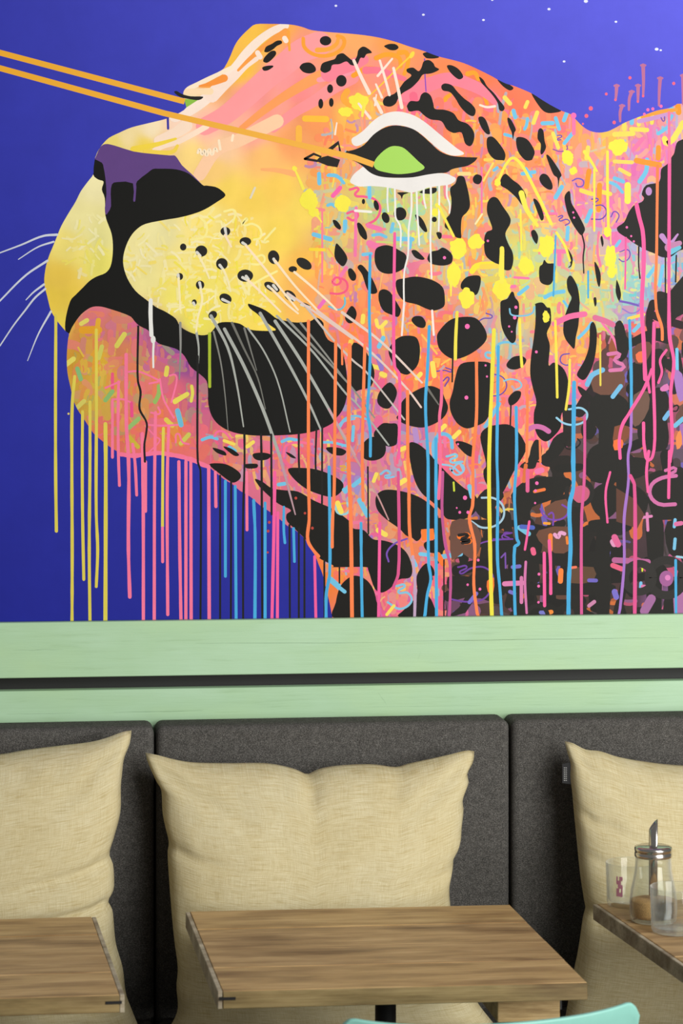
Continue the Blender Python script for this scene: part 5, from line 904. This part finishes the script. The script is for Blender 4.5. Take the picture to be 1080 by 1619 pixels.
# ------------------------------------------------------------------ things on the right table
TZ = .74
def place(px, py):
    dz = (HY-py)/F; a = (px-540)/F; t = (TZ-CZ)/dz
    return (CAM[0]+(FW[0]+RT[0]*a)*t, CAM[1]+(FW[1]+RT[1]*a)*t, TZ)
def tumbler(px, py, label, decal=False):
    e = empty('glass_tumbler', place(px, py), 0, label=label, cat='glass', group='clear tumblers on the right table')
    prof = [(0, .0), (.040, .0), (.0455, .002), (.0475, .008), (.0500, .086), (.0495, .0872), (.0482, .086), (.0455, .013), (.042, .0095), (0, .0095)]
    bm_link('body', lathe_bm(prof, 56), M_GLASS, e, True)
    if decal:
        V = []; Fs = []
        for j in range(6):
            for i in range(5):
                an = math.radians(222+i*4); V.append((.0497*math.cos(an), .0497*math.sin(an), .026+j*.008))
        for j in range(5):
            for i in range(4):
                if (i+2*j) % 5 != 4: Fs.append((j*5+i, j*5+i+1, (j+1)*5+i+1, (j+1)*5+i))
        me = bpy.data.meshes.new('printed_mark'); me.from_pydata(V, [], Fs); link('printed_mark', me, M_PINK, e, label='pink print')
    return e
tumbler(997, 1431, 'clear tumbler with a pink print behind the sugar dispenser', True)
tumbler(1069, 1473, 'clear tumbler in front of the sugar dispenser, cut by the right edge')
e = empty('sugar_dispenser', place(1033, 1456), 0, label='glass sugar dispenser with a metal spout lid and brown sugar', cat='sugar dispenser')
outer = [(0, .0), (.040, .0), (.0445, .003), (.0460, .014), (.0466, .028), (.0460, .044), (.0440, .062), (.0395, .082), (.0362, .100), (.0350, .118), (.0350, .128)]
inner = [(.0328, .128), (.0328, .118), (.0340, .100), (.0372, .082), (.0416, .062), (.0440, .044), (.0446, .028), (.0440, .016), (.0415, .009), (0, .008)]
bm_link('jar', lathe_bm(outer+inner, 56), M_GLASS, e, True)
sg = [(0, .0084), (.0410, .0094), (.0434, .0165), (.0440, .028), (.0436, .040), (.0432, .0415), (.02, .0425), (0, .043)]
bm_link('brown_sugar', lathe_bm(sg, 40), M_SUGAR, e, True)
lid = bm_link('lid', lathe_bm([(0, .1262), (.0362, .1262), (.0368, .1275), (.0368, .134), (.0355, .1355), (.0365, .137), (.0372, .142), (.0362, .1455), (.030, .1475), (.0, .1485)], 48), M_CHROME, e, True)
bm = bmesh.new(); n = 24; R_ = .0086; ri = .0074; rings = []
for rad, zf in ((R_, .05), (R_, None), (ri, None), (ri, .05)):
    rings.append([bm.verts.new((rad*math.cos(2*math.pi*i/n), rad*math.sin(2*math.pi*i/n), zf if zf else .188+.011*math.cos(2*math.pi*i/n)*rad/R_)) for i in range(n)])
for A, B in zip(rings, rings[1:]+rings[:1]):
    for i in range(n): bm.faces.new((A[i], A[(i+1) % n], B[(i+1) % n], B[i]))
bm_link('spout', bm, M_CHROME, lid, True)

# ------------------------------------------------------------------ mint chair at the bottom edge
ch = empty('cafe_chair', (.064, -1.30, 0), math.radians(5.5), label='mint plastic chair seen from behind at the bottom edge', cat='chair')
n, m = 40, 14; V = []; Fs = []
def back_pt(u, v, off):
    a = u*1.02; rad = .298
    x = rad*math.sin(a)*(1-.05*(1-v)); y = .10-(rad*(1-math.cos(a)))*-1.0
    zt = .777+.016*abs(u)**2.2; z = .47+(zt-.47)*v
    if abs(u) > .86: z -= .03*((abs(u)-.86)/.14)**2*v
    return (x, -(.06+.10*v)+.105*(1-math.cos(a))-off, z)
for off in (0, .012):
    for j in range(m+1):
        for i in range(n+1): V.append(back_pt(2*i/n-1, j/m, off))
K = (n+1)*(m+1)
for j in range(m):
    for i in range(n):
        a = j*(n+1)+i; Fs += [(a, a+1, a+n+2, a+n+1), (K+a+n+1, K+a+n+2, K+a+1, K+a)]
rim = [i for i in range(n+1)]+[(j+1)*(n+1)-1 for j in range(1, m+1)]+[m*(n+1)+i for i in range(n-1, -1, -1)]+[j*(n+1) for j in range(m-1, 0, -1)]
for a, b in zip(rim, rim[1:]+rim[:1]): Fs.append((b, a, K+a, K+b))
me = bpy.data.meshes.new('backrest'); me.from_pydata(V, [], Fs); o = link('backrest', me, M_MINT, ch, True)
bv = o.modifiers.new('soft', 'BEVEL'); bv.width = .004; bv.segments = 3; bv.limit_method = 'ANGLE'
bm_link('seat', box_bm(-.21, .21, -.05, .36, .435, .455, .009, 3), M_MINT, ch, True)
for sx in (-1, 1):
    bm_link('back_support', tube_bm([(sx*.10, -.045, .44), (sx*.10, -.075, .50), (sx*.10, -.085, .56)], .009), M_MINT, ch, True)
    for y0, y1 in ((-.02, -.07), (.33, .38)):
        bm_link('leg', tube_bm([(sx*.18, y0, .436), (sx*.21, y1, .0)], [.012, .009]), M_STEEL_BLACK, ch, True)
